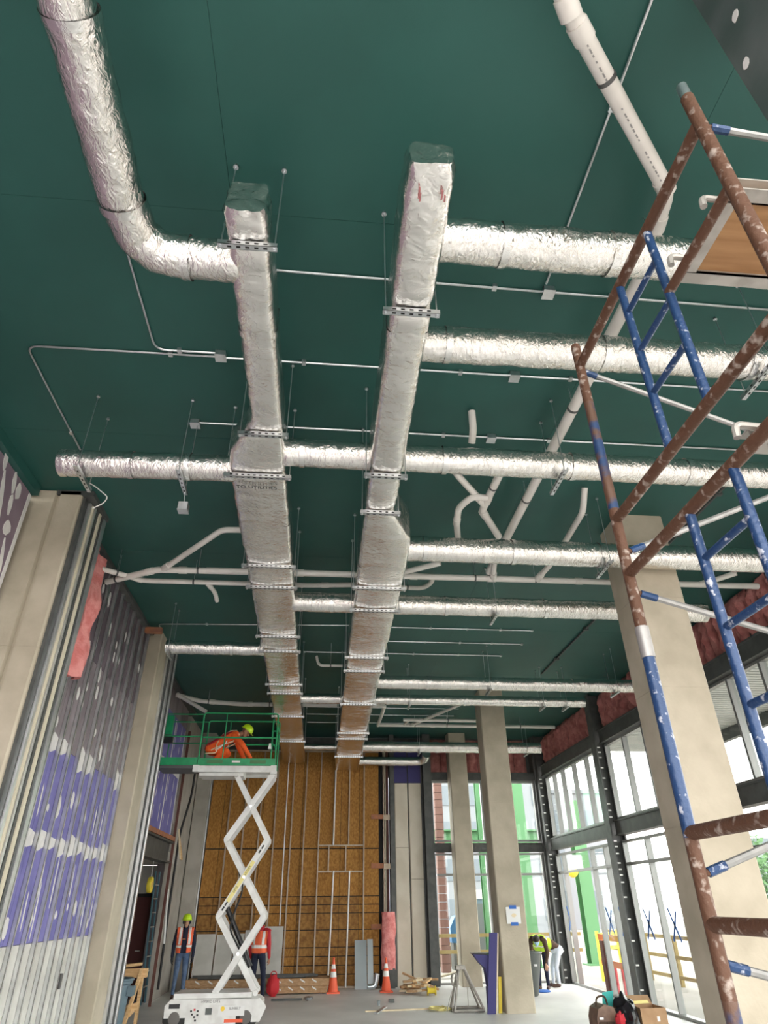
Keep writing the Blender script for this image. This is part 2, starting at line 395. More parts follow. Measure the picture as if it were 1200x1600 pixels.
window_x(6.96,11.74, 3.70,5.48, [10.9,9.9,8.9,7.9])
window_x(17.06,21.79, 0,3.24, [21.15,18.85,17.9], 2.74, skip=20)
window_x(12.06,16.74, 0,3.24, [15.46,14.4,13.3], 2.74)
window_x(6.96,11.74, 0,3.24, [10.9,9.9,8.9,7.9], 2.74)
# curb strip along the glazing, slab edge
struct('baseboard_right', MB().box((7.30,-4,0),(7.33,18.8,.05)), 'alu_w', flat=True)
# blue tape crosses on panes
for i, (y, lb) in enumerate([(18.38,'blue tape cross on the pane beside the doorway'),(17.55,'blue tape cross half hidden on the pane left of the steel column'),(16.2,'blue tape cross on the first pane right of the steel column'),(15.0,'blue tape cross on the pane next to the nearest concrete column'),(21.35,'blue tape cross on the pane in the far corner')]):
    t = thing('tape_cross', (7.385,y,1.55), lb, 'tape', 'blue tape crosses on the glass')
    for s in (-1, 1):
        obj('tape_strip', MB().bar((7.385,y-.17*s,1.27),(7.385,y+.17*s,1.83+.03*s), .055, .004, up=(1,0,0)), 'bluetape', t, flat=True)

# ---------------------------------------------------------------- back wall
YB = 22.0
wb = struct('wall_back', MB().box((-3.9,22.42,0),(2.2,22.55,ZC)), 'steel', flat=True)
obj('upper_sheathing', MB().box((2.2,22.42,5.55),(7.5,22.55,ZC)), 'steel', wb, flat=True)
# OSB sheets, each a board with gaps at its edges
xb = [-3.40,-2.99,-1.77,-.55,.67,1.25,1.86]
rows = [(0,.30),(.31,.51),(.52,.72),(.73,.93),(.94,1.35),(1.36,1.76),(1.77,1.97),(1.98,2.18),(2.19,3.43),(3.45,6.28)]
k = 0
for (z0, z1) in rows:
    for a, b in zip(xb[:-1], xb[1:]):
        k += 1; j = .012*random.random()
        obj('strand_board', MB().box((a+.006,YB+.02-j,z0+.006),(b-.006,YB+.05,z1-.006)), 'osb2' if (z1 < 2.9 and k % 3) else 'osb', wb, flat=True)
obj('board_backing', MB().box((-3.4,YB+.05,0),(1.86,YB+.06,6.28)), 'slot', wb, flat=True)
obj('header_track', MB().box((-3.4,YB-.06,6.24),(1.86,YB+.02,6.29)), 'stud_d', wb, flat=True)
obj('floor_track', MB().box((-3.4,YB-.07,0),(1.86,YB+.02,.04)), 'stud_d', wb, flat=True)
def stud_c(mb, x, y, z0, z1, wd=.04, dp=.06):               # C shaped stud with its lips
    mb.box((x-wd/2,y-dp,z0),(x-wd/2+.004,y,z1)); mb.box((x-wd/2,y-dp,z0),(x+wd/2,y-dp+.004,z1)); mb.box((x-wd/2,y-.004,z0),(x+wd/2,y,z1))
    return mb
for x in (-2.80,-2.32,-1.84,-1.38,-.86,-.46,0.0,1.39):
    obj('stud', stud_c(MB(), x, YB, .04, 6.24), 'stud_d', wb)
for x in (.46,.92): obj('stud', stud_c(MB(), x, YB, 3.55, 6.24), 'stud_d', wb)
for x in (.32,.84): obj('stud', stud_c(MB(), x, YB, 2.84, 3.5), 'stud_d', wb)
for z in (3.52,2.82): obj('header_track', MB().box((0.0,YB-.065,z-.02),(1.39,YB-.01,z+.02)), 'stud_d', wb, flat=True)
# jamb zone right of the boards; first black strip paints the gap's shade
for (a,b,m_,y0) in ((1.87,1.99,'slot',22.1),(2.0,2.03,'stud_d',22.0),(2.05,2.09,'cream',22.05),(2.10,2.18,'primer',22.12)):
    obj('jamb_strip', MB().box((a,y0,0),(b,22.3,6.3)), m_, wb, flat=True)
for z in (5.9,4.25,2.9,1.35):
    obj('timber_cleat', MB().box((1.62,21.93,z),(2.12,21.98,z+.13)), 'copper', wb, flat=True)
    obj('bracket', MB().box((2.0,21.90,z-.03),(2.2,21.93,z+.12)), 'stud_d', wb, flat=True)
struct('trim_1', MB().box((2.21,21.85,0),(2.35,22.3,ZC)), 'steel', flat=True)
obj('precast_panel', MB().prism([(2.38,21.95),(2.76,21.95),(2.78,21.97),(2.78,22.3),(2.36,22.3),(2.36,21.97)], 'z', 0, 3.45), 'precast', wb)
obj('precast_panel', MB().prism([(2.38,21.95),(2.76,21.95),(2.78,21.97),(2.78,22.3),(2.36,22.3),(2.36,21.97)], 'z', 3.46, 5.30), 'precast', wb)
obj('precast_panel', MB().prism([(2.84,21.95),(3.20,21.95),(3.22,21.97),(3.22,22.3),(2.82,22.3),(2.82,21.97)], 'z', 0, 2.6), 'precast', wb)
obj('precast_panel', MB().prism([(2.84,21.95),(3.20,21.95),(3.22,21.97),(3.22,22.3),(2.82,22.3),(2.82,21.97)], 'z', 2.61, 5.30), 'precast', wb)
for a, b in ((2.36,2.78),(2.82,3.22)): obj('purple_panel', MB().box((a,21.95,5.31),(b,22.3,6.6)), 'indigo', wb, flat=True)
for a, b in ((2.78,2.82),(3.23,3.28)): obj('joint_strip', MB().box((a,22.05,0),(b,22.3,6.6)), 'steel', wb, flat=True)
f = MB(); f.box((3.29,21.75,0),(3.55,21.79,ZC)); f.box((3.40,21.79,0),(3.44,22.3,ZC)); f.box((3.29,22.3,0),(3.55,22.34,ZC))
struct('trim_2', f, 'steel')
for z0, z1 in ((5.42,5.66),(3.33,3.58)):
    f = MB(); f.box((3.55,22.05,z0),(7.1,22.3,z0+.03)); f.box((3.55,22.05,z1-.03),(7.1,22.3,z1)); f.box((3.55,22.08,z0+.03),(7.1,22.11,z1-.03))
    obj('cross_beam', f, 'steel', wb)
for k in range(8):
    sd += 1; batt(3.8+.42*k, 22.4, 5.68, 6.75, .41, 'y', sd, wb)
def window_y(x0, x1, z0, z1, mull, transom=None, y=22.2, dark=()):
    WN[0] += 1; t = structroot('window_%d' % WN[0], ((x0+x1)/2, y, z0)); q = .05
    f = MB(); f.box((x0,y-.06,z0),(x0+q,y+.06,z1)); f.box((x1-q,y-.06,z0),(x1,y+.06,z1))
    f.box((x0+q,y-.059,z0),(x1-q,y+.059,z0+q)); f.box((x0+q,y-.059,z1-q),(x1-q,y+.059,z1))
    obj('window_frame', f, 'alu_w', t)
    for x in mull: obj('mullion', MB().box((x-.03,y-.075,z0+q),(x+.03,y+.058,z1-q)), 'alu_w', t)
    ed = [x0+q]+list(mull)+[x1-q]
    for i, (a, b) in enumerate(zip(ed[:-1], ed[1:])):
        if transom: obj('transom', MB().box((a+.03,y-.07,transom-.03),(b-.03,y+.055,transom+.03)), 'alu_w', t)
        for (c, d) in ([(z0+q,transom-.03),(transom+.03,z1-q)] if transom else [(z0+q,z1-q)]):
            obj('pane', MB().box((a,y-.008,c),(b,y+.008,d)), 'glass_g' if i in dark else 'glass', t, flat=True)
window_y(3.58,7.05, 3.62,5.40, [4.35,5.25,6.15], dark=(2,))
window_y(3.58,7.05, 0,3.30, [4.35,5.25,6.15], 2.72)
struct('trim_3', MB().box((7.06,22.0,0),(7.5,22.5,ZC)), 'steel', flat=True)

# ---------------------------------------------------------------- left wall
wl = struct('wall_left', MB().box((-4.3,-2.5,0),(-4.12,7.48,6.62)), 'greyboard', flat=True)
obj('outer_sheathing', MB().box((-4.3,7.49,0),(-4.06,13.38,ZC)), 'greyboard', wl, flat=True)
obj('outer_sheathing', MB().box((-4.3,13.4,3.0),(-4.06,22.5,ZC)), 'greyboard', wl, flat=True)
obj('outer_sheathing', MB().box((-4.3,20.0,0),(-4.06,22.5,3.0)), 'greyboard', wl, flat=True)
# near purple gypsum wall with shade in its mauve colour, mudded joints and screw spots
zz = [0,1.2,2.4,3.6,4.8,6.62]; yy = [-2.4,.1,2.5,4.9,7.36]
for a, b in zip(zz[:-1], zz[1:]):
    for c, d in zip(yy[:-1], yy[1:]):
        obj('gypsum_board', MB().box((-4.11,c+.002,a+.002),(-3.95,d-.002,b-.002)), 'mauve', wl, flat=True)
def patch(x, y, z, ry, rz, rot=0, seed=0):
    pts = []
    for i in range(10):
        a = 2*PI*i/10; r = 1+.25*nz(math.cos(a)*1.5, math.sin(a)*1.5, seed)
        u, v = ry*r*math.cos(a), rz*r*math.sin(a)
        pts.append((y+u*math.cos(rot)-v*math.sin(rot), z+u*math.sin(rot)+v*math.cos(rot)))
    return MB().prism(pts, 'x', x-.001, x+.004)
q = 0
for (y, z, ry, rz, rot) in [(6.57,6.60,.05,.13,.2),(6.9,6.50,.05,.14,.3),(7.05,6.46,.06,.12,.1),(6.98,6.22,.045,.15,.2),(7.08,5.95,.09,.10,0),(7.18,5.6,.04,.22,.3),(6.75,6.15,.05,.35,.35),(6.6,5.7,.05,.3,.3),(6.9,5.35,.06,.25,.2),(7.2,5.1,.10,.30,.1),(6.4,6.3,.05,.16,.2),(6.9,4.6,.08,.3,0),(7.1,4.2,.06,.25,0),(6.3,5.2,.06,.2,0),(5.9,6.3,.05,.14,0)]:
    q += 1; obj('mud_patch', patch(-3.95, y, z, ry, rz, rot, q*3.1), 'mud', wl, flat=True)
obj('corner_bead', MB().box((-3.955,7.30,0),(-3.94,7.365,6.60)), 'mud', wl, flat=True)
obj('ceiling_track', MB().box((-4.1,-2.4,6.66),(-3.9,7.45,ZC-.002)), 'ceil', wl, flat=True)
# end jamb of the near pier: channels and board edges
for (x0,x1,y0,y1,m_) in [(-3.36,-3.33,7.56,7.66,'steel'),(-3.345,-3.30,7.68,7.74,'stud'),(-3.34,-3.285,7.76,7.80,'cream'),(-3.335,-3.27,7.82,7.85,'stud'),(-3.33,-3.27,7.88,7.94,'steel'),(-3.325,-3.255,7.96,8.02,'cream'),(-3.32,-3.25,8.04,8.08,'steel'),(-3.32,-3.24,8.10,8.20,'stud')]:
    obj('jamb_strip', MB().box((x0-.3,y0,0),(x1,y1,6.72)), m_, wl, flat=True)
obj('head_track', MB().box((-3.7,7.5,6.73),(-3.22,8.22,ZC-.002)), 'steel', wl, flat=True)
# stud wall between the two columns
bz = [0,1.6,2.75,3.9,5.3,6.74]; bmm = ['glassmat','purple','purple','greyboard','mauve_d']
by = [8.22,9.4,10.55,11.7,12.78]
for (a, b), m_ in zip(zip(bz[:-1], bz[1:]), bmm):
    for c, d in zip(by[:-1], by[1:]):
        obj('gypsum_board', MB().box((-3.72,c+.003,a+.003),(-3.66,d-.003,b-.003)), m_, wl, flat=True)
def stud_x(mb, y, z0, z1, x=-3.66, wd=.04, dp=.055):
    mb.box((x,y-wd/2,z0),(x+dp,y-wd/2+.004,z1)); mb.box((x+dp-.004,y-wd/2,z0),(x+dp,y+wd/2,z1)); mb.box((x,y-wd/2,z0),(x+.004,y+wd/2,z1)); return mb
ny = 12
for i in range(ny):
    y = 8.36+i*(4.36/(ny-1))
    obj('stud', stud_x(MB(), y, .03, 6.72), 'stud', wl)
obj('top_track', MB().box((-3.67,8.22,6.72),(-3.54,12.78,6.79)), 'steel', wl, flat=True)
obj('bottom_track', MB().box((-3.67,8.22,0),(-3.55,12.78,.03)), 'stud', wl, flat=True)
for i in range(ny-1):
    y = 8.36+(i+.5)*(4.36/(ny-1)); h = .16+.10*random.random()
    ed = [y-.165,y+.165]
    zt = 2.75+h*random.uniform(.3,.7); zb = 2.75-h*random.uniform(.3,.7)
    obj('mud_band', MB().prism([(ed[0],zb+.04*random.random()),(y,zb-.02),(ed[1],zb+.04*random.random()),(ed[1],zt-.05*random.random()),(y,zt),(ed[0],zt-.04*random.random())], 'x', -3.661, -3.655), 'mud', wl, flat=True)
    zt = 3.9+.02+.16*random.random(); zb = 3.88-.16*random.random()
    if random.random() < .65: obj('mud_band', MB().prism([(ed[0],zb),(y,zb-.03),(ed[1],zb+.03),(ed[1],zt-.05*random.random()),(y,zt+.03),(ed[0],zt-.03)], 'x', -3.661, -3.655), 'mud', wl, flat=True)
    for z in (2.0,3.3,4.4,4.9,5.45,5.9,6.3):
        if random.random() < .85:
            q += 1; obj('mud_patch', patch(-3.66, y+random.uniform(-.1,.1), z+random.uniform(-.25,.25), .03+.03*random.random(), .05+.10*random.random(), .1, q*2.3), 'mud', wl, flat=True)
# clean white streaks on purple boards
for i in range(ny-1):
    y = 8.36+(i+.5)*(4.36/(ny-1))
    for z in (1.95,2.3,3.2):
        if random.random() < .6:
            q += 1; obj('mud_patch', patch(-3.66, y+random.uniform(-.12,.12), z, .02, .18+.16*random.random(), .06, q*1.3), 'mud', wl, flat=True)
obj('outlet_box', MB().box((-3.66,11.6,1.0),(-3.60,11.68,1.18)), 'band', wl, flat=True)
# jamb on the far side of the second column
for (x0,x1,y0,y1,m_) in [(-3.6,-3.33,13.42,13.50,'stud'),(-3.6,-3.31,13.53,13.57,'steel'),(-3.6,-3.29,13.58,13.72,'stud'),(-3.6,-3.27,13.76,13.79,'steel'),(-3.6,-3.25,13.80,13.88,'stud')]:
    obj('jamb_strip', MB().box((x0,y0,0),(x1,y1,6.75)), m_, wl, flat=True)
obj('top_track', MB().box((-3.95,13.4,6.72),(-3.7,19.4,6.79)), 'steel', wl, flat=True)
# high purple wall over the opening
py = [13.9,15.1,16.3,17.5,18.9]
for (a, b, m_) in ((3.52,5.0,'purple'),(5.0,6.2,'purple'),(6.2,6.72,'greyboard')):
    for c, d in zip(py[:-1], py[1:]):
        obj('gypsum_board', MB().box((-4.0,c+.003,a+.003),(-3.85,d-.003,b-.003)), m_, wl, flat=True)
for i, y in enumerate((14.1,14.7,15.1,15.7,16.3,16.9,17.5,18.1,18.8)):
    if i % 2 == 0: obj('mud_band', MB().prism([(y-.035,3.55),(y+.035,3.55),(y+.04,5.0),(y+.03,6.15),(y-.03,6.15),(y-.045,4.6)], 'x', -3.851, -3.845), 'mud', wl, flat=True)
    for z in (3.9,4.3,4.7,5.2,5.6,6.0):
        q += 1; obj('mud_patch', patch(-3.85, y+.2+random.uniform(-.05,.05), z+random.uniform(-.1,.1), .02, .10+.1*random.random(), 0, q*1.9), 'mud', wl, flat=True)
obj('mud_band', MB().prism([(13.95,4.92),(15.2,4.88),(16.5,4.94),(18.8,4.9),(18.8,5.06),(17,5.1),(15,5.05),(13.95,5.09)], 'x', -3.851, -3.846), 'mud', wl, flat=True)
obj('rust_angle', MB().box((-3.9,13.9,3.42),(-3.74,19.0,3.52)), 'copper', wl, flat=True)
f = MB(); f.box((-4.0,13.9,3.37),(-3.76,19.0,3.41)); f.box((-3.90,13.9,2.96),(-3.86,19.0,3.37)); f.box((-4.0,13.9,2.92),(-3.76,19.0,2.96))
obj('lintel_beam', f, 'steel', wl)
struct('trim_4', MB().box((-3.80,18.98,0),(-3.73,18.99,6.2)).box((-3.80,18.99,0),(-3.79,19.08,6.2)), 'primer', flat=True)
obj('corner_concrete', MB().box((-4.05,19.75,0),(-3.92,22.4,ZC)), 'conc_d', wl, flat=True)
obj('corner_strip', MB().box((-3.46,21.98,0),(-3.42,22.4,6.6)), 'stud', wl, flat=True)
# alcove behind the opening
struct('wall_alcove', MB().box((-8,20.6,0),(-4.31,20.75,2.95)).box((-8,12.5,0),(-7.85,20.6,2.95)).box((-8,12.3,0),(-4.31,12.5,2.95)), 'concslab', flat=True)
struct('ceiling_alcove', MB().box((-8,12.3,2.96),(-3.9,20.75,3.2)), 'concslab', flat=True)
struct('floor_alcove', MB().box((-8,12.3,-.3),(-4.0,20.75,0)), 'floor', flat=True)
d = structroot('door_1', (-4.75,20.55,0))
obj('door_leaf', MB().box((-5.12,20.52,0),(-4.42,20.58,2.2)), 'darkred', d, flat=True)
obj('door_frame', MB().box((-5.20,20.50,0),(-5.12,20.6,2.28)).box((-4.42,20.50,0),(-4.35,20.6,2.28)).box((-5.12,20.50,2.2),(-4.42,20.6,2.28)), 'slot', d, flat=True)
obj('door_handle', MB().tube([(-4.52,20.50,1.0),(-4.64,20.49,1.0)], .012, 8), 'galv', d)

# hanging pink insulation strip near the first column
mb = MB(); nu, nv = 8, 16; g = []
for i in range(nu+1):
    for j in range(nv+1):
        u, v = i/nu, j/nv; z = 6.55-1.85*v; yb = 8.75+.12*v+(u-.5)*(.62-.12*v)
        g.append((-3.44+.09*nz(u*2.4, v*4, 1)+.05*math.sin(u*7+v*2), yb+.05*nz(v*3, u, 5), z+.05*nz(u*3, 7, 1)))
o_ = len(g); g2 = [(x-.08,y,z) for x,y,z in g]
fs = []
for i in range(nu):
    for j in range(nv):
        a = i*(nv+1)+j; b = a+nv+1; fs += [(a,b,b+1,a+1), (o_+a,o_+a+1,o_+b+1,o_+b)]
ring = [j for j in range(nv+1)]+[i*(nv+1)+nv for i in range(1,nu+1)]+[nu*(nv+1)+j for j in range(nv-1,-1,-1)]+[i*(nv+1) for i in range(nu-1,0,-1)]
for a, b in zip(ring, ring[1:]+ring[:1]): fs.append((a,b,o_+b,o_+a))
tag(obj('insulation_sheet', MB().add(g+g2, fs), 'pink'), 'pink fibreglass sheet hanging from the top of the left stud wall', 'insulation')
# small orange block at the ceiling by the stud wall
tag(obj('timber_block', MB().box((-3.6,12.3,6.62),(-3.28,12.42,6.72)), 'copper'), 'short orange timber block sticking out at the ceiling above the left stud wall', 'timber')

# wrapped post hanging at the top right corner
t = thing('boxed_post', (2.3,1.25,5.0), 'dark boxed post with white filler spots in the top right corner', 'post')
obj('board_face', MB().box((2.0,1.10,5.0),(2.02,1.42,ZC-.002)), 'wrap', t, flat=True)
obj('core', MB().box((2.021,1.11,5.0),(2.6,1.41,ZC-.002)), 'conc', t, flat=True)
for (y, z) in ((1.31,6.54),(1.395,6.58),(1.28,5.93),(1.36,5.6),(1.2,6.2)):
    q += 1; mb = patch(0, y, z, .024, .034, .3, q); mb.v = [(2.0-abs(x), a, b) for x,a,b in mb.v]
    obj('filler_spot', mb, 'mud', t, flat=True)

# ================================================================== DUCTS
def rect_profile(x0, x1, z0, z1, r=.055, per=7):
    pts = []
    cs = [(x1-r,z0+r,-PI/2),(x1-r,z1-r,0),(x0+r,z1-r,PI/2),(x0+r,z0+r,PI)]
    cr = []
    for cx, cz, a0 in cs:
        cr.append([(cx+r*math.cos(a0+PI/2*i/3), cz+r*math.sin(a0+PI/2*i/3)) for i in range(4)])
    for i in range(4):
        pts += cr[i]
        a = cr[i][-1]; b = cr[(i+1)%4][0]
        for k in range(1, per): pts.append((a[0]+(b[0]-a[0])*k/per, a[1]+(b[1]-a[1])*k/per))
    return pts
def trunk(st, z0, z1, ymin, ymax, seed, pinch=(), step=.045, drop=0.0):
    mb = MB(); n = int((ymax-ymin)/step); rows_ = []
    def at(y):
        for (ya, a0, a1), (yb, b0, b1) in zip(st[:-1], st[1:]):
            if ya <= y <= yb:
                k = (y-ya)/(yb-ya); return a0+(b0-a0)*k, a1+(b1-a1)*k
        return st[-1][1:]
    npf = None
    for i in range(n+1):
        y = ymin+(ymax-ymin)*i/n; x0, x1 = at(y); zt_ = z1-drop*max(0, 1-(y-ymin)/.5)**1.5; pr = rect_profile(x0, x1, z0, zt_); npf = len(pr)
        pin = min([1]+[min(1, abs(y-p)/.10) for p in pinch]); cx, cz = (x0+x1)/2, (z0+zt_)/2
        for (x, z) in pr:
            dx, dz = x-cx, z-cz; L_ = math.hypot(dx, dz)
            e = max(0, 1-((x-cx)/((x1-x0)/2))**2)*max(0, (abs(dz)/((z1-z0)/2))**4)
            h = .022*e*(.45+.55*pin) + .012*nz(x*4+seed, y*3.2, z*4) + .007*nz(x*2.5, y*11+seed, z*3) + .010*(pin-1) + .0025*nz(x*18, y*26, z*18+seed) - .006*max(0, 1-abs(nz(x*1.5, y*6.5+seed*3, z))*9)
            if (y-ymin) < .45: h += (.018*nz(x*15, y*15+seed, z*15)+.009*nz(x*34, y*30, z*34))*(1-(y-ymin)/.45)
            if (y-ymin) < .06: h += .008*nz(x*25, seed, z*25) - .02*(1-(y-ymin)/.06)
            mb.v.append((x+dx/L_*h, y+.012*nz(x*9, z*9, seed)*(1 if i in (0,n) else 0), z+dz/L_*h))
    for i in range(n):
        for j in range(npf):
            a = i*npf+j; b = i*npf+(j+1)%npf; mb.f.append((a,b,b+npf,a+npf)); mb.m.append(0)
    for base, fl in ((0, True), (n*npf, False)):
        c = [mb.v[base+j] for j in range(npf)]; mx = sum(p[0] for p in c)/npf; mz = sum(p[2] for p in c)/npf; o = len(mb.v)
        for s_ in (.75,.4):
            for p in c: mb.v.append((mx+(p[0]-mx)*s_, p[1]+.012*nz(p[0]*12*s_, p[2]*12, seed), mz+(p[2]-mz)*s_))
        ring0 = [base+j for j in range(npf)]; r1 = [o+j for j in range(npf)]; r2 = [o+npf+j for j in range(npf)]
        for A, B in ((ring0, r1), (r1, r2)):
            for j in range(npf): mb.f.append((A[j],A[(j+1)%npf],B[(j+1)%npf],B[j])); mb.m.append(0)
        mb.f.append(tuple(r2)); mb.m.append(0)
    return mb
AZ0, AZ1 = 5.88, 6.20
BZ0, BZ1 = 5.66, 6.14
HA = [2.81,4.88,5.59,7.7,8.37,10.34,11.08,13.11,13.76,15.74,18.51]
HB = [3.1,5.17,5.87,7.82,8.59,10.68,11.43,13.72,16.42,17.08,19.43]
stA = [(2.55,-.80,-.495),(4.72,-.80,-.495),(5.25,-1.06,-.495),(5.6,-1.10,-.492),(22.0,-1.26,-.53)]
stB = [(2.02,.36,.66),(4.9,.355,.69),(6.0,.36,.70),(6.55,.36,.95),(7.0,.36,.985),(22.0,.42,1.18)]
dA = thing('rectangular_duct', (-.8,2.55,AZ0), 'left long rectangular duct wrapped in silver foil under the green ceiling', 'duct')
obj('foil_wrap', trunk(stA, AZ0, AZ1, 2.57, 21.91, 3.3, HA), 'foil', dA)
dB = thing('rectangular_duct', (.6,2.0,BZ0), 'right long rectangular duct wrapped in silver foil, its near end crumpled', 'duct')
obj('foil_wrap', trunk(stB, BZ0, BZ1, 2.04, 21.91, 9.1, HB, drop=.24), 'foil', dB)
def xat(st, y):
    for (ya, a0, a1), (yb, b0, b1) in zip(st[:-1], st[1:]):
        if ya <= y <= yb:
            k = (y-ya)/(yb-ya); return a0+(b0-a0)*k, a1+(b1-a1)*k
    return st[-1][1:]
def seam(par, st, z0, z1, y):                                  # raised tape band round the trunk
    x0, x1 = xat(st, y); mb = MB(); pr0 = rect_profile(x0-.006, x1+.006, z0-.006, z1+.006, per=3)
    k = len(pr0); vs = []
    for yy_ in (y-.03, y+.03): vs += [(x, yy_+.006*nz(x*20, z*20, y), z) for x, z in pr0]
    mb.add(vs, [(j,(j+1)%k,(j+1)%k+k,j+k) for j in range(k)])
    obj('tape_band', mb, 'foil_t', par)
for y in (3.65,6.7,9.3,9.9,12.2,14.8,17.0): seam(dA, stA, AZ0, AZ1, y)
for y in (3.36,7.3,9.8,12.6,15.1,18.2): seam(dB, stB, BZ0, BZ1, y)
def text_obj(name, body, size, loc, rot, parent, m='pvc_mark'):
    cu = bpy.data.curves.new(name, 'FONT'); cu.body = body; cu.size = size; cu.align_x = 'CENTER'; cu.align_y = 'CENTER'; cu.extrude = .0008
    tmp = bpy.data.objects.new(name, cu); COL.objects.link(tmp)
    dg = bpy.context.evaluated_depsgraph_get(); me = bpy.data.meshes.new_from_object(tmp.evaluated_get(dg))
    bpy.data.objects.remove(tmp); me.materials.clear(); me.materials.append(M[m])
    o = bpy.data.objects.new(name, me); COL.objects.link(o)
    if parent: o.parent = parent; o.location = Vector(loc)-wloc(parent)
    else: o.location = loc
    o.rotation_euler = rot; return o
text_obj('lettering', 'TO UTILITIES', .075, (-.82,5.79,AZ0-.041), (PI,0,0), dA, 'text')
for x, y, l in ((.44,2.16,.07),(.45,2.20,.05),(.58,2.17,.06),(.60,2.2,.04)):
    obj('red_mark', MB().prism([(x,y),(x+.010,y+.005),(x+.013,y+l),(x+.003,y+l+.006)], 'z', BZ0-.034, BZ0-.026), 'redmark', dB, flat=True)
def hanger(x0, x1, y, z, label, grp):
    t = thing('trapeze_hanger', ((x0+x1)/2, y, z-.045), label, 'hanger', grp)
    f = MB(); f.box((x0-.05,y-.021,z-.041),(x1+.05,y+.021,z-.038)); f.box((x0-.05,y-.021,z-.041),(x1+.05,y-.018,z)); f.box((x0-.05,y+.018,z-.041),(x1+.05,y+.021,z))
    s = obj('strut', f, 'galv', t)
    n = max(3, int((x1-x0)/.06)); mb = MB()
    for k in range(n):
        x = x0+(x1-x0)*(k+.5)/n
        mb.box((x-.014,y-.0225,z-.027),(x+.014,y-.0212,z-.014)); mb.box((x-.014,y-.007,z-.0425),(x+.014,y+.007,z-.0412))
    obj('slots', mb, 'slot', s, flat=True)['kind'] = 'stuff'
    for x in (x0-.03, x1+.03):
        r = obj('threaded_rod', MB().tube([(x,y,z-.06),(x,y,ZC-.003)], .0055, 6), 'galv', t)
        obj('nut', MB().lathe([(.012,z-.055),(.012,z-.042)], (x,y,0), 6), 'galv', r)
        obj('ceiling_anchor', MB().lathe([(.022,ZC-.03),(.016,ZC-.003)], (x,y,0), 8), 'galv', r)
for i, y in enumerate(HA):
    x0, x1 = xat(stA, y); hanger(x0, x1, y, AZ0-.012, 'slotted strut hanger with two rods, %s from the near end under the left long duct' % ORD[i], 'hangers of the left long duct')
for i, y in enumerate(HB):
    x0, x1 = xat(stB, y); hanger(x0, x1, y, BZ0-.012, 'slotted strut hanger with two rods, %s from the near end under the right long duct' % ORD[i], 'hangers of the right long duct')

def round_duct(pts, r, seed, name='round_duct'):
    pts = [Vector(p) for p in pts]; P = []
    for a, b in zip(pts[:-1], pts[1:]):
        n = max(1, int((b-a).length/.035))
        P += [a+(b-a)*k/n for k in range(n)]
    P.append(pts[-1]); mb = MB(); n = 22; k = len(P); prev = None
    for i, p in enumerate(P):
        t = (P[min(i+1,k-1)]-P[max(i-1,0)]).normalized()
        if prev is None: x = t.cross(Vector((0,0,1))).normalized()
        else: x = (prev-t*prev.dot(t)).normalized()
        prev = x; y = t.cross(x)
        for j in range(n):
            a = 2*PI*j/n; d = x*math.cos(a)+y*math.sin(a); c = p+d*r
            h = .008*nz(c.x*6+seed, c.y*6, c.z*6) + .007*nz(c.x*20, c.y*20+seed, c.z*20) + .003*nz(c.x*45, c.y*45, c.z*45)
            if i in (0, k-1): h -= .012
            mb.v.append(tuple(c+d*h))
    for i in range(k-1):
        for j in range(n):
            a = i*n+j; b = i*n+(j+1)%n; mb.f.append((a,b,b+n,a+n)); mb.m.append(0)
    for base in (0, (k-1)*n):
        c = sum((Vector(mb.v[base+j]) for j in range(n)), Vector())/n; o = len(mb.v); mb.v.append(tuple(c))
        for j in range(n): mb.f.append((base+j, base+(j+1)%n, o)); mb.m.append(0)
    return mb
def branch(label, pts, r, seed, bands=(), ends=False):
    t = thing('round_duct', pts[0], label, 'duct', 'foil wrapped round branch ducts')
    obj('foil_wrap', round_duct(pts, r, seed), 'foil_r', t)
    p0, p1 = Vector(pts[0]), Vector(pts[1]); d = (p1-p0).normalized()
    for b in bands:
        c = p0+d*b; obj('tape_band', MB().tube([c-d*.025, c+d*.025], r+.009, 22, caps=False), 'foil_t', t)
    if ends:
        c = Vector(pts[-1]); d = (c-Vector(pts[-2])).normalized()
        obj('end_cap', MB().tube([c-d*.06, c+d*.012], r*1.03, 22), 'foil_t', t)
    return t
ZB = 6.0
branch('nearest right branch, a fat round foil duct leading behind the scaffold plank', [(.64,2.76,ZB),(3.9,2.79,ZB)], .152, 1.1, (.5,1.3))
branch('second right branch, round foil duct crossing behind the scaffold post', [(.66,3.74,ZB),(5.2,3.72,ZB)], .150, 2.2, (.25,1.6,2.9))
branch('round foil duct joining the two long ducts and running on to the right, third branch', [(-.53,5.38,6.02),(5.9,5.40,6.02)], .146, 3.3, (.2,1.7,3.1,4.4))
branch('short round foil duct with a flat capped end left of the left long duct', [(-1.04,5.68,ZB),(-2.86,5.72,ZB)], .144, 4.4, (.5,1.1), True)
branch('fourth right branch, round foil duct passing in front of the nearest column top', [(.94,7.34,ZB),(7.0,7.34,ZB)], .165, 5.5, (.3,1.5,2.7,4.2))
branch('fifth branch, round foil duct through both long ducts ending past the near column', [(-.54,9.2,ZB),(6.15,9.2,ZB)], .150, 6.6, (.6,2.4,4.0), True)
branch('slim round foil duct stub on the left of the left long duct', [(-1.12,11.4,ZB),(-2.88,11.4,ZB)], .122, 7.7, (.6,), True)
branch('sixth branch, round foil duct on the right above the tall windows, capped at the wall', [(.98,13.3,ZB),(6.85,13.3,ZB)], .137, 8.8, (1.2,2.6,4.4), True)
branch('thin round foil duct just beyond the sixth branch, ending short of the wall', [(-.55,14.65,ZB),(6.12,14.65,ZB)], .112, 9.9, (.4,2.0,3.8,5.2), True)
